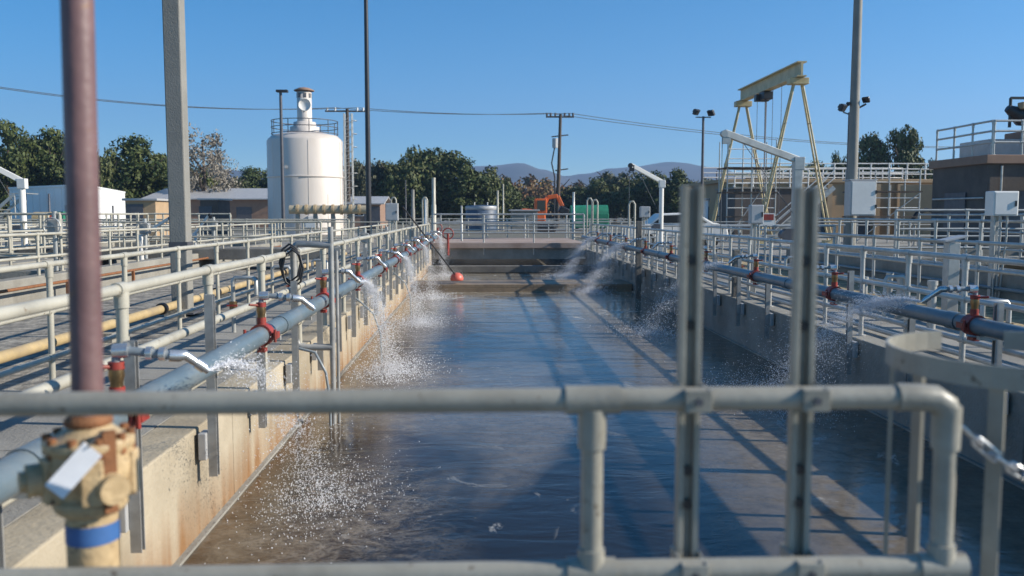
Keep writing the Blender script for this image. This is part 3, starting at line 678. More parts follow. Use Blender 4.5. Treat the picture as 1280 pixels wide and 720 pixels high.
# ---------------------------------------------------------------- davit cranes
def davit(px,pyb,pyt,pxt,pyt2,Y,r,label,m,square=False,zb=0,hook=True):
    top=at(px,pyt,Y); tip=at(pxt,pyt2,Y-.2); x=top.x
    root=thing('davit_crane',(x,Y,zb),label,'davit crane')
    if square: MB().box((x,Y,(top.z+zb)/2),(r*2,r*2,top.z-zb)).build('mast',M[m],root,.01)
    else: MB().tube([(x,Y,zb),(x,Y,top.z)],r,12).build('mast',M[m],root)
    MB().tube([(x,Y,zb),(x,Y,zb+.5)],r*1.5,12).build('socket',M[m],root)
    b=MB(); d=(tip-top); d.normalize()
    b.bar(top-d*.12,tip,r*1.3,r*1.7); b.box(top-d*.02+V((0,0,-r*.8)),(r*2.6,r*2.2,r*3.2)); b.build('boom',M[m],root,.01)
    s=MB().tube([(tip.x,tip.y-.06,tip.z-.02),(tip.x,tip.y+.06,tip.z-.02)],r*(.85 if square else 1.0),12); s.box((tip.x+r*.6,tip.y,tip.z-r*1.4),(r*2,r*.9,r*2.6)); s.build('sheave',M['dark' if not square else m],root)
    c=MB().tube([(tip.x-.03,tip.y,tip.z-.05),(tip.x-.03,tip.y,max(zb,.6))],.007,5); 
    mid=top.lerp(tip,.78); c.tube([mid,(x,Y,top.z-(top.z-zb)*.45)],.007,5); c.build('cable',M['wire'],root)
    wz=zb+(top.z-zb)*.42
    w=MB().box((x-r*1.8,Y,wz),(r*2.4,r*2.4,r*3)).tube([(x-r*3,Y-.1,wz),(x-r*3,Y+.1,wz)],r*1.1,10); w.build('winch',M['darkgrey'],root)
    return root
davit(827,300,227,788,206,28,.075,'white davit crane above the right basin wall, boom toward the utility pole','white')
davit(997,300,200,905,166,17.5,.08,'large grey davit crane with long boom in front of the gantry crane','rail_grey',True)
davit(27,290,226,-22,201,26,.09,'white davit crane at the far left edge before the white building','white')
davit(176,320,295,213,272,24,.045,'small white davit arm left of the square pole','white')
davit(244,318,292,262,268,27,.045,'small white davit arm right of the square pole','white')
# ---------------------------------------------------------------- gantry crane
gx,ya,yb,zt=15.0,41.4,50.0,7.9
gc=thing('gantry_crane',(gx,(ya+yb)/2,0),'tall pale yellow gantry crane with two A-frame ends','gantry crane')
b=MB().bb(gx-.22,gx+.22,ya-.5,yb+.35,zt+.58,zt+.64).bb(gx-.22,gx+.22,ya-.5,yb+.35,zt-.06,0+zt).bb(gx-.05,gx+.05,ya-.5,yb+.35,zt,zt+.58)
b.build('beam',M['yellow'],gc)
for y in (ya,yb):
    MB().box((gx,y,zt-.22),(.9,.5,.3)).build('beam_seat',M['yellow'],gc,.02)
    for s in (-1,1):
        l=MB()
        for dy in (-.16,.16): l.tube([(gx+s*.2,y+dy*.6,zt-.35),(gx+s*1.75,y+dy*1.6,.25)],.05,8)
        for t in (.25,.5,.75): 
            p=V((gx+s*.2,y,zt-.35)).lerp(V((gx+s*1.75,y,.25)),t); l.bar(p-V((0,.22,0)),p+V((0,.22,0)),.05,.05)
        l.box((gx+s*1.75,y,.12),(.6,.5,.24)); l.build('leg',M['yellow'],gc)
    MB().bar((gx-.95,y,3.7),(gx+.95,y,3.7),.08,.08).build('tie_bar',M['yellow'],gc)
t=MB().box((gx,46,zt-.3),(.5,.8,.4)).box((gx-.1,46.4,zt-.35),(.7,.4,.36)); t.build('trolley',M['dark'],gc,.03)
c=MB()
for dx,dy in ((-.1,-.2),(.1,.2),(0,0)): c.tube([(gx+dx,46+dy,zt-.5),(gx+dx*.6,46+dy,1.8)],.025,5)
for dy in (-1.1,1.4,-2.4): c.tube([(gx,46+dy,zt-.1),(gx,46+dy,1.2)],.014,4)
c.build('hoist_rope',M['darkgrey'],gc)
MB().box((gx,46,1.6),(.3,.3,.5)).build('hook_block',M['dark'],gc,.05)
# ---------------------------------------------------------------- silo
SY=62; c_=at(383,262,SY); sx=c_.x; rs=2.57
si=thing('silo',(sx,SY,0),'cream cylindrical silo with capped vent stack on top','silo')
def zz(py): return at(383,py,SY).z
zs=zz(177); zk=zz(166)
MB().lathe([(rs,0),(rs,zs),(rs*.97,zs+.12),(rs*.86,zz(170)),(rs*.45,zk),(.3,zk+.05)],(sx,SY,0),56).build('shell',M['silo'],si)
MB().lathe([(rs+.002,zz(223)),(rs+.06,zz(223)+.02),(rs+.06,zz(221)),(rs+.002,zz(221)+.02)],(sx,SY,0),56).build('band',M['silo'],si)
MB().lathe([(1.0,zk-.05),(1.0,zz(159)),(.78,zz(159)+.02),(.75,zz(153)),(.52,zz(152))],(sx,SY,0),28).build('collar',M['silo'],si)
MB().lathe([(.5,zz(153)),(.5,zz(115)),(.48,zz(115))],(sx,SY,0),24).build('stack',M['silo'],si)
for k in range(8):
    a=R(45*k+15); MB().box((sx+.495*math.cos(a),SY+.495*math.sin(a),zz(120)),(.03,.2,.3),rz=a).build('vent_opening',M['darkgrey'],si)
MB().lathe([(.68,zz(114)),(.7,zz(114)+.06),(.35,zz(110)),(.02,zz(109))],(sx,SY,0),24).build('cap',M['brick'],si)
MB().lathe([(.001,0),(.44,0),(.44,.04),(.4,.04)],(sx+.12,SY-.52,zz(132)),20,Matrix.Rotation(R(90),3,'X')).build('disc_cover',M['white'],si)
rl=MB(); rr3=2.25
for h in (zz(168)+.0,zz(160),zz(152)):
    rl.tube([(sx+rr3*math.cos(k*math.pi/16),SY+rr3*math.sin(k*math.pi/16),h) for k in range(33)],.03,6)
rl.build('top_railing',M['darkgrey'],si)
for k in range(10):
    a=k*math.pi/5; MB().tube([(sx+rr3*math.cos(a),SY+rr3*math.sin(a),zz(169)),(sx+rr3*math.cos(a),SY+rr3*math.sin(a),zz(152))],.03,6).build('railing_post',M['darkgrey'],si)
dg=MB().box((sx-.8,SY-2.47,4.6),(.2,.08,.2)); dg.build('hatch',M['silo'],si)
for k in range(12):
    a=R(15+30*k); MB().box((sx+(rs+.006)*math.cos(a),SY+(rs+.006)*math.sin(a),zs/2*(1.0 if k%2 else .45)),(.015,.035,zs*(.98 if k%2 else .42)),rz=a).build('plate_seam',M['silo'],si)
MB().box((sx+.9,SY-2.42,.9),(.75,.2,.9),rz=R(20)).build('manway',M['boxgrey'],si,.05)
# ladder tower beside the silo
lt=thing('ladder_tower',(sx+3.1,SY+.2,0),'slender galvanised lattice tower against the right side of the silo','tower')
lx=at(437,267,SY).x
for s,nm in ((-1,'l'),(1,'r')):
    for dy in (-.25,.25): MB().tube([(lx+s*.26,SY+dy,0),(lx+s*.26,SY+dy,8.4)],.04,6).build('tower_leg',M['rail_grey'],lt)
b=MB(); z=.3
while z<8.2:
    b.tube([(lx-.26,SY-.25,z),(lx+.26,SY-.25,z)],.025,5); b.tube([(lx-.26,SY-.25,z),(lx+.26,SY-.25,z+.5)],.016,4); b.tube([(lx+.26,SY-.25,z),(lx+.26,SY+.25,z+.5)],.016,4); z+=.5
b.build('bracing',M['rail_grey'],lt)
b=MB(); z=2.5
while z<8.2: b.tube([(lx+.3+.3*math.sin(k*math.pi/6),SY+.3*math.cos(k*math.pi/6),z) for k in range(7)],.02,5); z+=.9
b.build('cage',M['rail_grey'],lt)
# tan pipe manifold before the silo
mf=thing('pipe_manifold',(at(410,265,50).x,50,1),'bank of large tan pipes on stands in front of the silo','pipe manifold')
a=at(362,262,50); b_=at(462,262,50)
MB().tube([(a.x,50,a.z),(b_.x,50,b_.z)],.24,16).build('main_pipe',M['paletan'],mf)
for k in range(8):
    x=a.x+(b_.x-a.x)*(.1+.11*k); MB().tube([(x-.07,50,a.z),(x+.07,50,a.z)],.29,16).build('flange',M['valve'],mf)
    if k%2==0: MB().box((x,50,a.z/2-.1),(.2,.3,a.z-.3)).build('stand',M['conc'],mf)
# ---------------------------------------------------------------- buildings
def gable(px0,px1,Y,depth,z_e,z_r,label,name='low_building',wm='brick',rm='roof'):
    x0=at(px0,267,Y).x; x1=at(px1,267,Y).x
    root=thing(name,((x0+x1)/2,Y,0),label,'building')
    w=MB().bb(x0,x1,Y,Y+depth,0,z_e)
    w.add([(x0,Y,z_e),(x0,Y+depth,z_e),(x0,Y+depth/2,z_r-.1)],[(0,1,2)]); w.add([(x1,Y,z_e),(x1,Y+depth,z_e),(x1,Y+depth/2,z_r-.1)],[(0,2,1)])
    w.build('wall',M[wm],root)
    ov=.5; r=MB()
    for a,b in (((Y-ov,z_e-.12),(Y+depth/2,z_r)),((Y+depth+ov,z_e-.12),(Y+depth/2,z_r))):
        r.add([(x0-ov,a[0],a[1]),(x1+ov,a[0],a[1]),(x1+ov,b[0],b[1]),(x0-ov,b[0],b[1]),(x0-ov,a[0],a[1]+.12),(x1+ov,a[0],a[1]+.12),(x1+ov,b[0],b[1]+.12),(x0-ov,b[0],b[1]+.12)],[(0,1,2,3),(4,7,6,5),(0,4,5,1),(1,5,6,2),(2,6,7,3),(3,7,4,0)])
    r.build('roof',M[rm],root)
    n=max(2,int((x1-x0)/5))
    for k in range(n):
        x=x0+(x1-x0)*(k+.5)/n
        if k%3==1: MB().box((x,Y-.03,1.1),(1.6,.06,2.2)).build('door',M['darkgrey'],root)
        else:
            f=MB().box((x,Y-.03,1.7),(1.5,.06,.9)).build('window',M['white'],root); MB().box((x,Y-.065,1.7),(1.35,.02,.75)).build('pane',M['glass'],f)
    return root
gable(185,345,95,14,3.1,4.25,'long low brown building with pale metal roof behind the left basins')
gable(436,475,90,8,2.55,3.2,'small gabled brick shed right of the lattice tower')
# white building (rotated)
A=at(13,267,72); B=at(106,267,64); C=at(157,267,86)
h=at(60,233,68).z
wb=thing('white_building',((B.x),(B.y),0),'plain white metal-clad building in front of the left trees','building')
ux=V((A.x-B.x,A.y-B.y,0)); uy=V((C.x-B.x,C.y-B.y,0)); b0=V((B.x,B.y,0))
q=[b0,b0+uy,b0+uy+ux,b0+ux]
w=MB().add([(p.x,p.y,0) for p in q]+[(p.x,p.y,h-.1) for p in q],[(0,1,5,4),(1,2,6,5),(2,3,7,6),(3,0,4,7)]); w.build('wall',M['whitewall'],wb)
cc=(q[0]+q[2])/2; q2=[cc+(p-cc)*1.012 for p in q]
w=MB().add([(p.x,p.y,h-.1) for p in q2]+[(p.x,p.y,h+.05) for p in q2],[(3,2,1,0),(4,5,6,7),(0,1,5,4),(1,2,6,5),(2,3,7,6),(3,0,4,7)]); w.build('roof',M['whitewall'],wb)
s=MB(); un=ux.normalized(); nn=V((un.y,-un.x,0)); 
if nn.y>0: nn=-nn
L_=ux.length; k=1
while k<L_: p=b0+un*k+nn*.02; s.bar((p.x,p.y,.1),(p.x,p.y,h-.15),.05,.03); k+=1.2
s.build('seam',M['whitewall'],wb)
p=b0+un*1.8+nn*.05; MB().bar((p.x,p.y,0),(p.x,p.y,2.1),1.0,.05).build('door',M['boxgrey'],wb)
# stair platform left of it
st_=at(8,250,66); sr=thing('access_stair',(st_.x,66,0),'grey metal stair tower at the left end of the white building','stair')
for dx in (-1,1):
    for dy in (-.8,.8): MB().tube([(st_.x+dx,66+dy,0),(st_.x+dx,66+dy,2.9 if dx>0 else 2.0)],.05,6).build('leg',M['rail_grey'],sr)
MB().bar((st_.x-2.4,65.2,0),(st_.x+1,65.2,2.9),.12,.2).bar((st_.x-2.4,66.8,0),(st_.x+1,66.8,2.9),.12,.2).build('stringer',M['rail_grey'],sr)
b=MB()
for k in range(12): b.box((st_.x-2.3+.28*k,66,.1+.24*k),(.26,1.5,.03))
b.build('tread',M['rail_grey'],sr)
MB().box((st_.x+1.3,66,2.95),(1.2,1.7,.06)).build('landing',M['rail_grey'],sr)
# small tan shelter + clutter
def shed(px0,px1,pyt,Y,label,wm,depth=3,over=.15,door=True):
    a=at(px0,pyt,Y); b=at(px1,pyt,Y)
    root=thing('shed',((a.x+b.x)/2,Y,0),label,'shed')
    MB().bb(a.x,b.x,Y,Y+depth,0,a.z-.12).build('wall',M[wm],root)
    MB().bb(a.x-over,b.x+over,Y-over,Y+depth+over,a.z-.12,a.z).build('roof',M['roof'],root,.02)
    if door: MB().box(((a.x*.7+b.x*.3),Y-.03,1.0),(.9,.05,2.0)).build('door',M['darkgrey'],root)
    return root
shed(157,194,248,48,'small tan shelter below the end of the white building','tanwall')
shed(250,272,248,62,'small dark grey shed under the bare grey tree','brownwall')
shed(640,672,262,70,'low pale block shed behind the orange excavator','conc',door=False)
shed(885,912,248,64,'cream block shed beside the left leg of the gantry crane','whitewall')
# tan process building with roof rails
YB=60; x0=at(905,267,YB).x; x1=at(1178,267,YB).x; ztop=at(1040,224,YB).z
tb=thing('process_building',((x0+x1)/2,YB,0),'flat-roofed tan process building behind the gantry crane','building')
MB().bb(x0,x1,YB,YB+12,0,ztop-.25).build('wall',M['tanwall'],tb); MB().bb(x0-.2,x1+.2,YB-.25,YB+12.2,ztop-.25,ztop).build('roof',M['tanwall'],tb,.03)
for px in (930,965,1000,1035,1095,1122):
    x=at(px,267,YB).x; MB().box((x,YB-.12,ztop/2-.15),(.35,.24,ztop-.35)).build('pilaster',M['tanwall'],tb)
for px,ww,hh in ((947,1.2,2.1),(1018,2.4,2.3),(1078,1.1,2.1)):
    x=at(px,267,YB).x; MB().box((x,YB-.03,hh/2),(ww,.06,hh)).build('door',M['darkgrey'],tb)
xa=at(1147,267,YB-4).x
MB().box((xa+1.0,YB-3,(ztop-.5)/2),(2.6,2.6,ztop-.5),rz=R(52)).build('annex',M['tanwall'],tb,.03)
guardrail((x0,YB+.1,0),(x1,YB+.1,0),'white roof railing along the front edge of the tan process building',zb=ztop,sp=1.3,r=.045,n=6,m=M['white'],hs=(.35,.7,1.07))
guardrail((x0,YB+6,0),(x1,YB+6,0),'white roof railing at the back of the tan process building',zb=ztop,sp=1.6,r=.045,n=6,m=M['white'],hs=(.35,.7,1.07))
for px in (915,985,1055,1110,1140):
    x=at(px,267,YB).x; MB().tube([(x,YB-.2,.1),(x,YB-.2,ztop-.4)],.05,6).build('conduit',M['rail_grey'],tb)
for px,zz_ in ((960,2.7),(1070,2.9),(1130,2.0)):
    x=at(px,267,YB).x; f=MB().box((x,YB-.06,zz_),(1.0,.12,.7)).build('louvre_frame',M['rail_grey'],tb)
    for q in range(5): MB().box((x,YB-.13,zz_-.25+.12*q),(.9,.04,.04)).build('louvre_blade',M['darkgrey'],f)
# rooftop platforms / low block with rails around gantry
bx=thing('concrete_platform',(at(960,267,54).x,54,0),'brown raised concrete platform behind the gantry legs','platform')
x0_=at(918,267,54).x; x1_=at(1010,267,54).x; zp=at(960,236,54).z
MB().bb(x0_,x1_,54,58,0,zp).build('platform_body',M['brownwall'],bx,.03); MB().bb(x0_-.1,x1_+.1,53.9,58.1,zp,zp+.1).build('platform_slab',M['conc'],bx,.01)
guardrail((x0_,54.1,0),(x1_,54.1,0),'white railing on the brown platform behind the gantry legs',zb=zp+.1,sp=1.1,r=.04,n=6,m=M['white'])
for sx0,sy0,w_,lv,l_ in ((13.2,46.5,2.6,3,'left of the right gantry leg'),(19.4,44.5,3.2,2,'right of the gantry crane')):
    sc=thing('scaffold',(sx0,sy0,0),'tube scaffold platform '+l_,'scaffold'); Hh=1.6*lv
    for dx in (0,w_/2,w_):
        for dy in (0,1.6): MB().tube([(sx0+dx,sy0+dy,0),(sx0+dx,sy0+dy,Hh+.6)],.035,6).build('standard',M['rail_grey'],sc)
    for q in range(1,lv+1):
        z=1.3*q; MB().bb(sx0-.1,sx0+w_+.1,sy0-.1,sy0+1.7,z,z+.06).build('deck_board',M['wood'],sc)
        for dz in (.5,1.0): MB().tube([(sx0,sy0,z+dz),(sx0+w_,sy0,z+dz)],.028,6).build('ledger',M['white'],sc)
    MB().tube([(sx0,sy0-.04,.1),(sx0+w_,sy0-.04,Hh*.8)],.025,6).build('brace',M['rail_grey'],sc)
ssx=17.0; ssy=50
sr=thing('access_stair',(ssx,ssy,0),'metal stair climbing to the brown platform behind the gantry crane','stair')
for dy in (0,1.1): MB().bar((ssx,ssy+dy,0),(ssx+3.4,ssy+dy,3.0),.06,.25).build('stringer',M['rail_grey'],sr)
for dy in (0,1.1):
    for dz in (.55,1.0): MB().tube([(ssx,ssy+dy,dz),(ssx+3.4,ssy+dy,3.0+dz)],.03,6).build('handrail',M['white'],sr)
for q in range(11): MB().box((ssx+.2+.3*q,ssy+.55,.2+.27*q),(.28,1.05,.04)).build('tread',M['rail_grey'],sr)
# dark right building
X0=16.2; YN=27.6; YFa=30.8; ZT=at(1200,197,29).z
db=thing('dark_building',(20,29,0),'dark brown equipment building with roof railings at the right edge','building')
MB().bb(X0,27,YN,YFa+.2,0,ZT-.28).build('wall',M['brownwall'],db); MB().bb(X0-.12,27.1,YN-.12,YFa+.3,ZT-.28,ZT).build('parapet',M['brick'],db,.02)
for x_ in (16.6,18.4,19.3,21.2): MB().tube([(x_,YN-.08,.05),(x_,YN-.08,ZT-.35)],.035,6).build('conduit',M['rail_grey'],db)
for z_ in (1.3,2.0): MB().tube([(X0-.07,YN+.1,z_),(X0-.07,YFa,z_)],.035,6).build('conduit',M['rail_grey'],db)
for x,w,hh in ((17.3,1.1,2.2),(20.2,1.6,2.2)): MB().box((x,YN-.03,hh/2),(w,.06,hh)).build('door',M['darkgrey'],db)
MB().box((X0-.03,29.4,1.6),(.06,1.3,1.2)).build('louvre',M['darkgrey'],db)
MB().bb(17.6,22,YN-1.6,YN-.13,2.55,2.72).build('canopy',M['brownwall'],db,.02)
for x in (17.7,21.8): MB().tube([(x,YN-1.5,0),(x,YN-1.5,2.55)],.06,8).build('canopy_post',M['darkgrey'],db)
MB().bb(18.6,27,YN+.8,YN+3.2,ZT,ZT+.95).build('roof_unit',M['brick'],db,.04)
MB().bb(16.9,18.2,YN+1.2,YN+3,ZT,ZT+.6).build('roof_box',M['boxgrey'],db,.02)
guardrail((X0+.1,YN,0),(X0+.1,YFa+.2,0),'grey roof railing on the left edge of the dark building',zb=ZT,sp=1.1,r=.035,n=8,m=M['rail_grey'],hs=(.4,.75,1.07))
guardrail((X0+.15,YN,0),(20,YN,0),'grey roof railing on the front edge of the dark building',zb=ZT,sp=1.0,r=.035,n=8,m=M['rail_grey'],hs=(.4,.75,1.07))
# conveyor hopper at upper right
p=at(1272,140,28.5)
hp=thing('roof_hopper',(p.x,28.5,ZT+.95),'black drum on a frame standing on the dark building roof at right edge','hopper')
for dx in (-.25,1.2): MB().tube([(p.x+dx,28.5,ZT+.95),(p.x+dx,28.5,p.z+.45)],.05,8).build('frame_post',M['dark'],hp)
MB().tube([(p.x-.35,28.5,p.z+.12),(p.x+.1,28.5,p.z-.15),(p.x+1.4,28.5,p.z-.2)],[.12,.3,.34],14).build('drum',M['dark'],hp)
MB().bar((p.x-.25,28.5,p.z+.45),(p.x+1.3,28.5,p.z+.45),.08,.08).build('top_bar',M['dark'],hp)
MB().box((p.x+.5,28.3,p.z+.18),(1.1,.3,.22)).build('lamp_box',M['tanwall'],hp,.02)
# arched black hose by tan wall
x=at(1160,270,45).x; o=MB().tube([(x-.9,45,0),(x-.9,45,1.0),(x-.6,45,1.5),(x-.1,45,1.7),(x+.4,45,1.6),(x+.75,45,1.1),(x+.8,45,0)],.11,10)
tag(o.build('arched_pipe',M['hose']),'black arched pipe in front of the sunlit tan wall','pipe')
# red and white sign
p=at(958,274,22); sg=thing('warning_sign',(p.x,22,0),'small red and white warning sign on the guardrail before the gantry','sign')
MB().box((p.x,22,p.z),(.42,.012,.3)).build('sign_board',M['white'],sg); MB().box((p.x,21.985,p.z+.05),(.36,.008,.15)).build('red_panel',M['red'],sg)
MB().tube([(p.x,22.03,0),(p.x,22.03,p.z+.1)],.025,8).build('sign_post',M['rail_grey'],sg)
p=at(388,281,30); o=MB().box(p,(.32,.02,.18)); 
sg=thing('notice_plate',(p.x,30,p.z-1.2),'small white notice plate on a post in the left yard before the silo','sign'); o.build('plate',M['white'],sg); MB().tube([(p.x,30.03,0),(p.x,30.03,p.z)],.025,6).build('sign_post',M['rail_grey'],sg)
# standpipes in mid distance
sps=[(542,222,42,.09,'rail','tall cream standpipe left of the pink walkway'),(516,237,55,.1,'polegrey','grey standpipe before the trees'),(507,225,60,.035,'darkgrey','thin dark rod right of the black pole'),
 (629,230,66,.05,'rail','thin cream mast right of the blue tank'),(622,238,66,.07,'rail','shorter cream mast right of the blue tank'),(717,240,50,.07,'rail_grey','grey standpipe right of the excavator'),
 (896,214,70,.05,'darkgrey','thin rod right of the floodlight pole'),(532,248,40,.06,'white','short white standpipe at left end of the pink walkway'),
 (577,257,40,.04,'rail_grey','short rod behind the far railing'),(61,242,45,.05,'darkgrey','dark rod before the white building'),(141,257,40,.04,'darkgrey','short dark rod left of the tan shelter')]
for px,py,Y,r,m_,l in sps:
    p=at(px,py,Y); o=MB().tube([(p.x,Y,0),(p.x,Y,p.z*.6),(p.x,Y,p.z*.6+.02),(p.x,Y,p.z)],[r*1.25,r*1.25,r,r],8); tag(o.build('standpipe',M[m_],origin=(p.x,Y,0)),l,'standpipe')
# curved U vent pipes on the left walkway ends
for px,py,Y,l in ((492,247,38,'left of the skimming pole'),(531,247,38,'right of the skimming pole'),(737,248,36,'left one at the right end of the pink walkway'),(744,250,36,'right one at the right end of the pink walkway'),(790,252,30,'beside the white davit crane')):
    p=at(px,py,Y); o=MB().tube([(p.x-.1,Y,0),(p.x-.1,Y,p.z-.1),(p.x-.05,Y,p.z),(p.x+.05,Y,p.z),(p.x+.1,Y,p.z-.1),(p.x+.1,Y,0)],.035,8)
    tag(o.build('vent_pipe',M['rail'],origin=(p.x,Y,0)),'inverted U shaped pale vent pipe '+l,'vent pipe')
# tanks / skips
p=at(602,258,75); q_=at(622,258,75)
bt=thing('storage_tank',(p.x,75,0),'low dark blue round tank beyond the far railing','tank')
MB().lathe([(1.35,0),(1.35,p.z),(1.2,p.z+.08),(.01,p.z+.12)],(p.x,75,0),28).build('shell',M['bluetank'],bt)
MB().lathe([(1.37,p.z-.3),(1.39,p.z-.28),(1.39,p.z-.05),(1.37,p.z)],(p.x,75,0),28).build('rim',M['boxgrey'],bt)
for k in (-.6,.5): MB().tube([(p.x+k,75,p.z),(p.x+k,75,p.z+.35)],.05,6).build('vent',M['white'],bt)
p=at(738,258,80)
gt=thing('green_skip',(p.x,80,0),'green tarpaulin covered skip right of the excavator','skip')
MB().bb(p.x-1.7,p.x+1.7,80,82,.2,1.5).build('skip_body',M['green'],gt,.05); MB().tube([(p.x-1.7,81,1.3),(p.x+1.7,81,1.35)],.95,16).build('cover',M['green'],gt)
for dx in (-1.2,1.2): MB().box((p.x+dx,81,.1),(.3,1.8,.2)).build('skid',M['dark'],gt)
# excavator
p=at(672,267,72); ex=thing('excavator',(p.x,72,0),'orange excavator with raised bent boom beside the utility pole','excavator')
for dy in (-.9,.9): MB().bb(p.x-1.7,p.x+1.5,72+dy-.25,72+dy+.25,.0,.75).build('track',M['dark'],ex,.25)
MB().bb(p.x-1.4,p.x+.6,71.1,72.9,.85,1.9).build('house',M['orange'],ex,.12)
cbn=MB().bb(p.x-.3,p.x+.7,71.1,72.0,1.5,2.7).build('cab',M['orange'],ex,.06); MB().bb(p.x-.1,p.x+.55,71.07,71.09,1.75,2.55).build('window',M['glass'],cbn)
e0=at(676,262,71.6); e1=at(684,247,71.6); e2=at(697,245,71.6); e3=at(702,247,71.6); e4=at(703,258,71.6)
MB().bar(e0,e1,.35,.38).bar(e1,e2,.35,.34).build('boom',M['orange'],ex,.05)
MB().bar(e2,e4,.3,.32).build('arm',M['orange'],ex,.05)
MB().tube([e0+V((.4,0,.1)),e1.lerp(e2,.35)],.07,8).build('cylinder_ram',M['darkgrey'],ex)
MB().box(e4+V((.1,0,-.35)),(.8,.9,.6),M=Matrix.Rotation(R(25),3,'Y')).build('bucket',M['dark'],ex,.1)
# parked car
p=at(838,274,38); cr=thing('parked_car',(p.x,38,0),'white parked car behind the right guardrail left of the floodlight pole','car')
cx,cy=p.x+.2,38
def carbody():
    prof=[(-2.1,.45),(-2.12,.85),(-1.75,1.0),(-1.25,1.08),(-.75,1.5),(.7,1.55),(1.45,1.12),(2.05,1.0),(2.15,.5)]
    n=len(prof); vs=[(cx+x,cy-.85,z) for x,z in prof]+[(cx+x,cy+.85,z) for x,z in prof]
    fs=[tuple(range(n)),tuple(reversed(range(n,2*n)))]+[(i,i+n,(i+1)%n+n,(i+1)%n) for i in range(n)]
    return MB().add(vs,fs)
carbody().build('body',M['white'],cr,.06)
MB().add([(cx-1.1,cy-.865,1.1),(cx-.7,cy-.865,1.42),(cx+.62,cy-.865,1.46),(cx+1.2,cy-.865,1.12),(cx-1.1,cy-.85,1.1),(cx-.7,cy-.85,1.42),(cx+.62,cy-.85,1.46),(cx+1.2,cy-.85,1.12)],[(0,3,2,1),(0,1,5,4),(1,2,6,5),(2,3,7,6),(3,0,4,7)]).build('side_window',M['glass'],cr)
for dx in (-1.35,1.35):
    for s in (-1,1):
        w=MB().tube([(cx+dx,cy+s*.88,.33),(cx+dx,cy+s*.68,.33)],.33,18).build('wheel',M['tyre'],cr); MB().tube([(cx+dx,cy+s*.89,.33),(cx+dx,cy+s*.885,.33)],.2,14).build('rim',M['silver'],w)
# orange pump at left
p=at(57,275,44); pm=thing('pump_motor',(p.x,44,0),'orange brown pump motor in the yard before the white building','pump')
MB().tube([(p.x-.5,44,1.2),(p.x+.3,44,1.2)],.38,16).build('motor_body',M['tanpipe'],pm); MB().tube([(p.x+.3,44,1.2),(p.x+.55,44,1.2)],.28,14).build('end_bell',M['red'],pm)
MB().box((p.x,44,.4),(1.1,.7,.8)).build('plinth',M['conc'],pm); MB().box((p.x+.75,44,1.35),(.35,.3,.5)).build('control_box',M['green'],pm)
# yard equipment rows: small valve actuators on the left basins (each a thing)
random.seed(11)
k=0
for (x,ys_) in ((-8.0,(9,13,17,21.5,27)),(-14.0,(12,16.5,22,29)),(-19.9,(14,19,26)),(-3.2,(20,25,31))):
    for y in ys_:
        hh=random.uniform(.8,1.15); zb=.42 if x<-5 else 0
        r_=thing('gate_actuator',(x,y,zb),'grey gate actuator with handwheel standing on a left basin wall','gate actuator','gate actuators on the left basin walls')
        MB().tube([(x,y,zb),(x,y,zb+hh)],.05,8).build('stem',M['rail_grey'],r_)
        MB().box((x,y,zb+hh*.75),(.22,.2,.26)).build('gear_box',M['channel'],r_,.02)
        w=MB().tube([(x+.16*math.cos(a*math.pi/6),y-.13+.0,zb+hh*.75+.16*math.sin(a*math.pi/6)) for a in range(13)],.014,5); w.tube([(x,y-.13,zb+hh*.75),(x,y-.05,zb+hh*.75)],.02,6); w.bar((x-.15,y-.13,zb+hh*.75),(x+.15,y-.13,zb+hh*.75),.015,.015); w.build('handwheel',M['rail_grey'],r_)
# low concrete channels/pipes along left basin
for x,z,r,l,m_ in ((-7.35,.3,.045,'thin rusty pipe clipped low on the left raised basin wall','rust'),(-15.2,.35,.07,'orange brown pipe between the two left basins','tanpipe'),(8.45,.28,.06,'blue grey pipe clipped to the raised right basin wall','blue')):
    o=MB().tube([(x,6,z),(x,33,z)],r*.6,8); y=7
    while y<33: o.box((x,y,z-.15),(.05,.06,.3)); y+=3
    tag(o.build('wall_pipe',M[m_]),l,'pipe')
# ---------------------------------------------------------------- utility pole + wires
UY=95; u=at(700,145,UY); ub=thing('utility_pole',(u.x,UY,0),'wooden utility pole with crossarm and transformer beside the excavator','utility pole')
MB().tube([(u.x-.25,UY,0),(u.x+.05,UY,u.z+.2)],[.24,.16],10).build('shaft',M['wood'],ub)
MB().bar((u.x-1.5,UY,u.z-.1),(u.x+1.5,UY,u.z-.1),.16,.16).build('crossarm',M['wood'],ub); MB().bar((u.x-.9,UY,u.z-2.2+.0),(u.x+.9,UY,u.z-2.0),.12,.12).build('crossarm',M['wood'],ub); MB().bar((u.x-.5,UY,u.z-5.8),(u.x+.9,UY,u.z-5.6),.12,.12).build('crossarm',M['wood'],ub)
for dx in (-1.4,-1.0,-.5,.5,1.0,1.4): MB().tube([(u.x+dx,UY,u.z),(u.x+dx,UY,u.z+.32)],.11,8).build('insulator',M['darkgrey'],ub)
MB().tube([(u.x-.55,UY-.3,u.z-3.4),(u.x-.55,UY-.3,u.z-2.4)],.3,12).build('transformer',M['boxgrey'],ub)
MB().tube([(u.x-.6,UY-.3,u.z-3.4),(u.x-.9,UY-.3,u.z-5),(u.x-.55,UY-.2,u.z-6.5),(u.x-.6,UY-.2,0)],.08,6).build('riser_cable',M['hose'],ub)
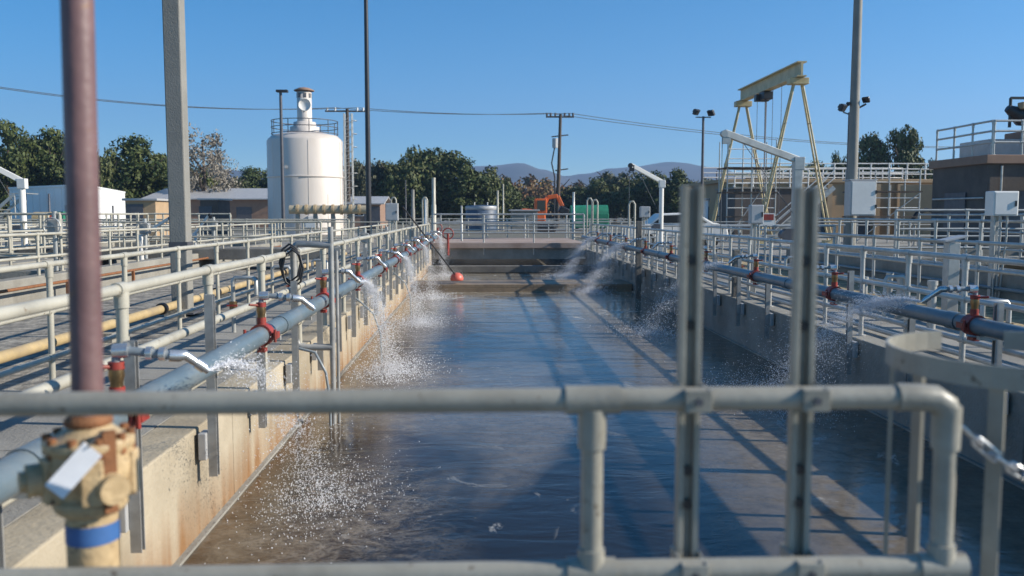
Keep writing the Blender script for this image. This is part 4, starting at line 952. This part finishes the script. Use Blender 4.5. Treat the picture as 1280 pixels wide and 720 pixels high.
# second utility pole by the silo
UY2=90; u2=at(434,139,UY2); ub2=thing('utility_pole',(u2.x,UY2,0),'wooden utility pole with crossarm rising behind the lattice tower','utility pole')
MB().tube([(u2.x,UY2,0),(u2.x,UY2,u2.z+.2)],[.22,.16],10).build('shaft',M['wood'],ub2); MB().bar((u2.x-2.2,UY2,u2.z),(u2.x+1.8,UY2,u2.z),.15,.15).build('crossarm',M['wood'],ub2)
for dx in (-2,-1.2,1,1.6): MB().tube([(u2.x+dx,UY2,u2.z),(u2.x+dx,UY2,u2.z+.35)],.1,8).build('insulator',M['white'],ub2)
def wire(a,b,sag,n=24):
    return [a.lerp(b,k/n)+V((0,0,-sag*4*(k/n)*(1-k/n))) for k in range(n+1)]
for k,(dz,dy) in enumerate(((0,-.0),(.25,.9))):
    P0=at(-160,82-dz*6,75)+V((0,dy,0)); P1=u2+V((-1.2+k*2.2,dy*0,.35)); P2=u+V((-1.2+k*2.2,0,.3)); P3=at(1420,176,130)+V((0,0,dz))
    mb=MB(); mb.tube(wire(P0,P1,1.3),.03,4); mb.tube(wire(P1,P2,.35),.03,4); mb.tube(wire(P2,P3,2.2),.034,4)
    tag(mb.build('power_line',M['wire']),'thin power line spanning the sky, %s wire of the pair'%('lower' if k==0 else 'upper'),'power line','power lines')
# ---------------------------------------------------------------- trees
def crown_mesh(seed,w,h,nclump,leaves,ls,flat=.75,shape='round'):
    rd=random.Random(seed); vs=[];fs=[]
    cl=[]
    for i in range(nclump):
        for _ in range(20):
            u,v,t=rd.uniform(-1,1),rd.uniform(-1,1),rd.uniform(-1,1)
            if shape=='cone':
                lim=(1-(t+1)/2)*.9+.12
                if u*u+v*v<lim*lim: break
            elif u*u+v*v+t*t<1: break
        cl.append((V((u*w*.4,v*w*.4,h*.5+t*h*.42)), rd.uniform(.55,1.15)*w*.17))
    for c,r in cl:
        for _ in range(leaves):
            a=V((rd.gauss(0,1),rd.gauss(0,1),rd.gauss(0,1))).normalized()
            p=c+V((a.x,a.y,a.z*flat))*r*(rd.uniform(.55,1.12))
            nrm=(a+V((rd.gauss(0,.55),rd.gauss(0,.55),rd.gauss(0,.55)))).normalized()
            t1=nrm.cross(V((0,0,1)) if abs(nrm.z)<.9 else V((1,0,0))).normalized(); t2=nrm.cross(t1)
            q=rd.uniform(0,6.28); s=ls*rd.uniform(.6,1.4); e1=(t1*math.cos(q)+t2*math.sin(q))*s; e2=(t2*math.cos(q)-t1*math.sin(q))*s*.6
            b=len(vs); vs+= [p-e1,p+e2*.9,p+e1,p-e2*.8]; fs.append((b,b+1,b+2,b+3))
    me=bpy.data.meshes.new('crown'); me.from_pydata([tuple(p) for p in vs],[],fs); return me
def trunk_mesh(seed,w,h,hc):
    rd=random.Random(seed); mb=MB()
    mb.tube([(0,0,-.1),(rd.uniform(-.2,.2),rd.uniform(-.2,.2),h*.35),(rd.uniform(-.4,.4),0,h*.75)],[w*.04,w*.03,w*.012],8)
    for k in range(8):
        a=rd.uniform(0,6.28); z=h*rd.uniform(.2,.55); l=w*rd.uniform(.25,.42)
        mb.tube([(0,0,z),(math.cos(a)*l*.5,math.sin(a)*l*.5,z+l*.5),(math.cos(a)*l,math.sin(a)*l,z+l*.85)],[w*.016,w*.011,w*.005],5)
    me=bpy.data.meshes.new('trunk'); me.from_pydata([tuple(p) for p in mb.v],[],mb.f); me.materials.append(M['trunk']); return me
KIND={}
def variant(key,leaf,seed,w,h,nc,lv,ls,shape='round'):
    cm=crown_mesh(seed,w,h,nc,lv,ls,shape=shape); cm.materials.append(LM[leaf]); tm=trunk_mesh(seed,w,h,h); KIND[key]=(cm,tm,w,h)
variant('d1','dark',1,10,10,60,170,.27); variant('d2','dark',2,9,12,62,170,.27); variant('m1','mid',3,10,9,56,170,.27); variant('m2','mid',4,8,10,54,170,.25)
variant('o1','olive',5,10,8,52,150,.26); variant('g1','grey',6,7,12,44,75,.17); variant('a1','autumn',7,10,6,26,110,.3); variant('c1','mid',8,6,10,60,170,.2,'cone'); variant('pine','dark',9,10,14,50,170,.27)
def tree(key,px,pyt,Y,wpx,label,group='trees beyond the plant',rz=None,trunk_h=.12):
    cm,tm,w,h=KIND[key]; p=at(px,pyt,Y); H=p.z; W=wpx*Y/F
    root=thing('tree',(p.x,Y,-.05),label,'tree',group)
    s=(W/w*1.22,W/w*1.22,H/h*1.12)
    root.rotation_euler.z=random.uniform(0,6.28) if rz is None else rz; root.scale=s
    c=bpy.data.objects.new('crown',cm); COL.objects.link(c); c.parent=root
    t=bpy.data.objects.new('trunk',tm); COL.objects.link(t); t.parent=root
    return root
random.seed(5)
TR=[('pine',6,146,105,62,'tall dark pine at the far left edge of the tree line'),('d1',38,178,112,60,'dark rounded tree right of the tall pine'),('d2',66,168,108,62,'dark broad tree just left of the brown pipe'),
('d1',95,176,118,60,'dark tree hidden behind the brown pipe'),('m1',134,192,105,44,'small green tree just right of the brown pipe'),('d2',172,177,108,72,'large dark tree above the white building'),('m2',200,198,112,50,'mid green tree left of the square pole'),
('d1',222,205,115,48,'dark tree behind the square pole'),('g1',252,153,100,58,'tall thin grey leafed tree right of the square pole'),('g1',276,180,108,36,'smaller grey leafed tree left of the silo'),('m1',245,214,104,50,'low green tree under the grey trees'),
('o1',280,222,130,50,'low olive tree left of the silo'),('d2',312,213,150,48,'dark distant tree beside the silo'),('d1',338,216,150,40,'dark distant tree behind the silo'),
('o1',448,204,125,46,'olive brown tree left of the black pole'),('o1',476,204,128,50,'olive brown tree right of the black pole'),('m1',505,199,125,62,'green tree above the short brick shed'),('d1',524,189,130,66,'tall dark tree above the skimming pole'),('m2',552,192,128,60,'green tree above the left end of the far railing'),
('d2',578,202,126,66,'broad dark tree left of the blue tank'),('m1',606,214,128,56,'green tree above the blue tank'),('d1',632,232,135,48,'low dark tree right of the blue tank'),
('d1',655,248,140,50,'low dark shrubby tree behind the excavator'),('a1',655,227,230,70,'orange autumn tree left of the utility pole'),('a1',690,230,235,70,'yellow autumn tree behind the utility pole'),('a1',718,233,235,50,'brown autumn tree right of the utility pole'),('a1',630,228,250,50,'distant brown autumn tree right of the green trees'),
('d2',724,236,150,60,'dark low tree right of the utility pole'),('m1',752,226,140,60,'green tree left of the white davit crane'),('o1',770,216,150,52,'olive tree behind the white davit boom'),('m1',800,220,135,64,'green tree behind the white davit mast'),('d1',834,215,132,60,'dark tree right of the white davit mast'),('o1',868,224,140,50,'olive tree behind the floodlight pole'),('d2',898,228,140,50,'dark low tree left of the gantry crane'),
('m2',1088,174,100,44,'rounded green tree right of the thick grey pole'),('m2',1130,166,98,44,'conical green tree above the tan building'),('d1',1050,196,115,34,'small dark tree left of the thick grey pole'),('d1',1010,205,120,60,'dark low tree behind the gantry right frame'),('m1',1160,206,110,34,'low green tree left of the dark building'),('d1',960,212,125,60,'dark low tree behind the gantry left frame')]
for a in TR: tree(*a)
random.seed(9)
# far low belt of trees/scrub toward hills as stuff
vs=[];fs=[]
for i in range(9000):
    X=random.uniform(-330,420); Y=random.uniform(255,520); n=noisev(X*.02,Y*.02)
    hgt=max(1.0,5.5+4*n); z=random.uniform(0,hgt); s=random.uniform(.8,1.8)
    p=V((X,Y,z)); e1=V((random.uniform(-1,1),random.uniform(-1,1),random.uniform(-.3,.3))).normalized()*s; e2=V((random.uniform(-.4,.4),random.uniform(-.4,.4),1))*s*.7
    b=len(vs); vs+=[p-e1,p-e2,p+e1,p+e2]; fs.append((b,b+1,b+2,b+3))
me=bpy.data.meshes.new('distant_scrub'); me.from_pydata([tuple(p) for p in vs],[],fs); me.materials.append(LM['olive']); o=bpy.data.objects.new('distant_scrub',me); COL.objects.link(o); tag(o,'far-off olive scrub and woods reading as one band','scrub',kind='stuff')
# distant pale houses
for px,Y,w,l in ((655,240,9,'far pale roofed house left of the utility pole'),(642,250,6,'small far white house left of the pale roofed one')):
    p=at(px,241,Y); gable(px-w*2,px+w*2,Y,8,p.z-1,p.z,l,'house','whitewall','roof')
# ---------------------------------------------------------------- hills
prof=[(-900,20),(-300,30),(0,36),(150,44),(250,47),(300,52),(345,50),(400,45),(470,48),(520,56),(570,58),(610,60),(650,63),(680,54),(705,46),(730,50),(765,58),(800,60),(840,64),(880,60),(915,46),(960,34),(1050,28),(1200,30),(1500,26),(2200,20)]
def ph(px):
    for (a,b),(c,d) in zip(prof,prof[1:]):
        if a<=px<=c: t=(px-a)/(c-a); t=t*t*(3-2*t); return b+(d-b)*t
    return 20
hb=MB(); nx=260; ny=26; YR=2700
vs=[]
for j in range(ny+1):
    Y=1900+j*50
    for i in range(nx+1):
        X=-3000+6000*i/nx; px=598+X*F/2700
        h=ph(px)*YR/F; t=(Y-1900)/(YR-1900); fall=math.sin(min(1,t)*math.pi/2)**1.4 if t<=1 else math.cos((t-1)*.8)
        n=noise.fractal(V((X*.004,Y*.004,2)),1,2,6)*26*min(1,t*1.5)
        rg=abs(noisev(X*.006,Y*.002,5))*34*math.sin(min(1,t)*math.pi)
        vs.append((X,Y,h*fall+n*.35-rg*.6-.1*(1-min(1,t)) if t>0 else -1))
fs=[]
for j in range(ny):
    for i in range(nx): a=j*(nx+1)+i; fs.append((a,a+1,a+nx+2,a+nx+1))
hb.add(vs,fs,True); struct(hb.build('hills',M['hill']))
# ---------------------------------------------------------------- sprays
def spray(x,y,z,sgn,n,label,spd=(3.8,6.6),seed=1,size=(.002,.0055),splash=.14,side=.25):
    if y>9: size=(.003,.008)
    rd=random.Random(seed); vs=[];fs=[]
    def drop(p,r,st=None,k_=1):
        b=len(vs); d=st if st is not None else V((0,0,1)); d=d.normalized()
        sx_=d.cross(V((1,.2,0))).normalized()*r; sy_=d.cross(sx_).normalized()*r; L2=d*r*(rd.uniform(1.1,1.8) if k_==1 else rd.uniform(k_*.6,k_*1.4))
        vs.extend([p+L2,p+sx_,p+sy_,p-sx_,p-sy_,p-L2]); fs.extend([(b,b+1,b+2),(b,b+2,b+3),(b,b+3,b+4),(b,b+4,b+1),(b+5,b+2,b+1),(b+5,b+3,b+2),(b+5,b+4,b+3),(b+5,b+1,b+4)])
    n=int(n*3.4)
    for i in range(n):
        v=rd.uniform(*spd); lat=rd.gauss(side,.075)*sgn; el=rd.gauss(.0,.08)
        if rd.random()<.55: v=rd.gauss(sum(spd)/2,.22); lat=rd.gauss(side,.035)*sgn; el=rd.gauss(.02,.03)
        vel=V((lat*v,v*math.cos(lat)*.85,el*v)); 
        disc=vel.z**2+2*9.8*(z-WZ); T=(vel.z+math.sqrt(disc))/9.8
        if rd.random()<splash:
            q=V((x,y,z))+vel*T; q.z=WZ
            q+=V((rd.gauss(0,.22),rd.gauss(0,.3),0)); q.z=WZ+abs(rd.gauss(0,.09))
            if XL+.05<q.x<XR-.05: drop(q,rd.uniform(*size)*.9)
            continue
        t=T*(rd.random()**.75); p=V((x,y,z))+vel*t+V((0,0,-4.9*t*t)); vv=vel+V((0,0,-9.8*t))
        if p.x<XL+.02 or p.x>XR-.02: continue
        f=t/T
        if f<.35 and rd.random()<.6: drop(p,rd.uniform(.0012,.0028),vv,10*(1-f))
        else: drop(p,rd.uniform(*size)*rd.choice((.3,.4,.6,.9))*(0.7+.4*f if rd.random()>.03 else 1.5),vv)
    me=bpy.data.meshes.new('water_spray'); me.from_pydata([tuple(p-V((x,y,z))) for p in vs],[],fs); me.materials.append(M['drop'])
    for p_ in me.polygons: p_.use_smooth=True
    o=bpy.data.objects.new('water_spray',me); COL.objects.link(o); o.location=(x,y,z)
    return tag(o,label,'water spray','water sprays from the header pipes')
ZN=.54+.31-.12
SL=[(4.2,3000,'nearest water spray from the left pipe falling by the rusty wall'),(9.8,4800,'water spray from the left pipe nozzle just beyond the pipe frame'),(15.4,5000,'misty water spray from the left pipe before the brown trough'),(21.0,3200,'far water spray from the left pipe beside the brown trough'),(29.4,3000,'farthest water spray from the left pipe near the pink walkway')]
for i,(y,n,l) in enumerate(SL): spray(-1.72+.39,y+.14,ZN,1,n,l,seed=20+i,side=.03)
SR=[(7.4,8500,'nearest water spray from the right pipe fanning over the shaded water'),(13.4,2600,'second water spray from the right pipe behind the upright channels'),(22.4,7500,'water spray from the right pipe beside the brown trough'),(28.4,8000,'farthest water spray from the right pipe near the pink walkway')]
for i,(y,n,l) in enumerate(SR): spray(4.28-.39,y+.14,ZN,-1,n,l,seed=40+i,side=.10 if y<10 else .22,spd=(4,8))
# ---------------------------------------------------------------- haze
hz=MB().bb(-3500,3500,-300,3550,-3.5,420).build('haze',None); hz['kind']='stuff'; tag(hz,'thin blue air haze over the whole plant','haze')
m=bpy.data.materials.new('haze_air'); m.use_nodes=True; N=m.node_tree.nodes; L=m.node_tree.links; N.remove(N['Principled BSDF'])
pv=N.new('ShaderNodeVolumePrincipled'); pv.inputs['Color'].default_value=(.42,.63,1,1); pv.inputs['Density'].default_value=.00028; pv.inputs['Anisotropy'].default_value=.2
L.new(pv.outputs[0],N['Material Output'].inputs['Volume']); hz.data.materials.append(m)
# ---------------------------------------------------------------- light
EL=R(26.8); AZ=R(98)      # compass-like: from +Y clockwise
sd=V((math.sin(AZ)*math.cos(EL),math.cos(AZ)*math.cos(EL),math.sin(EL)))
sl=bpy.data.lights.new('sun','SUN'); sl.energy=5.0; sl.angle=R(.5); sl.color=(1,.93,.81)
so=bpy.data.objects.new('sun',sl); COL.objects.link(so); so.rotation_euler=(-sd).to_track_quat('-Z','Y').to_euler()
W=bpy.data.worlds.new('World'); S.world=W; W.use_nodes=True; N=W.node_tree.nodes; L=W.node_tree.links
sky=N.new('ShaderNodeTexSky'); sky.sky_type='NISHITA'; sky.sun_disc=False; sky.sun_elevation=EL; sky.sun_rotation=AZ; sky.altitude=1500; sky.air_density=1.0; sky.dust_density=.05; sky.ozone_density=5
hs=N.new('ShaderNodeHueSaturation'); hs.inputs['Saturation'].default_value=1.32; hs.inputs['Hue'].default_value=.492; L.new(sky.outputs[0],hs.inputs['Color']); L.new(hs.outputs[0],N['Background'].inputs[0]); N['Background'].inputs[1].default_value=.090
S.view_settings.view_transform='Standard'; S.view_settings.look='None'; S.view_settings.gamma=1; S.view_settings.exposure=.72
for o in bpy.data.objects:
    if '_w' in o.keys(): del o['_w']
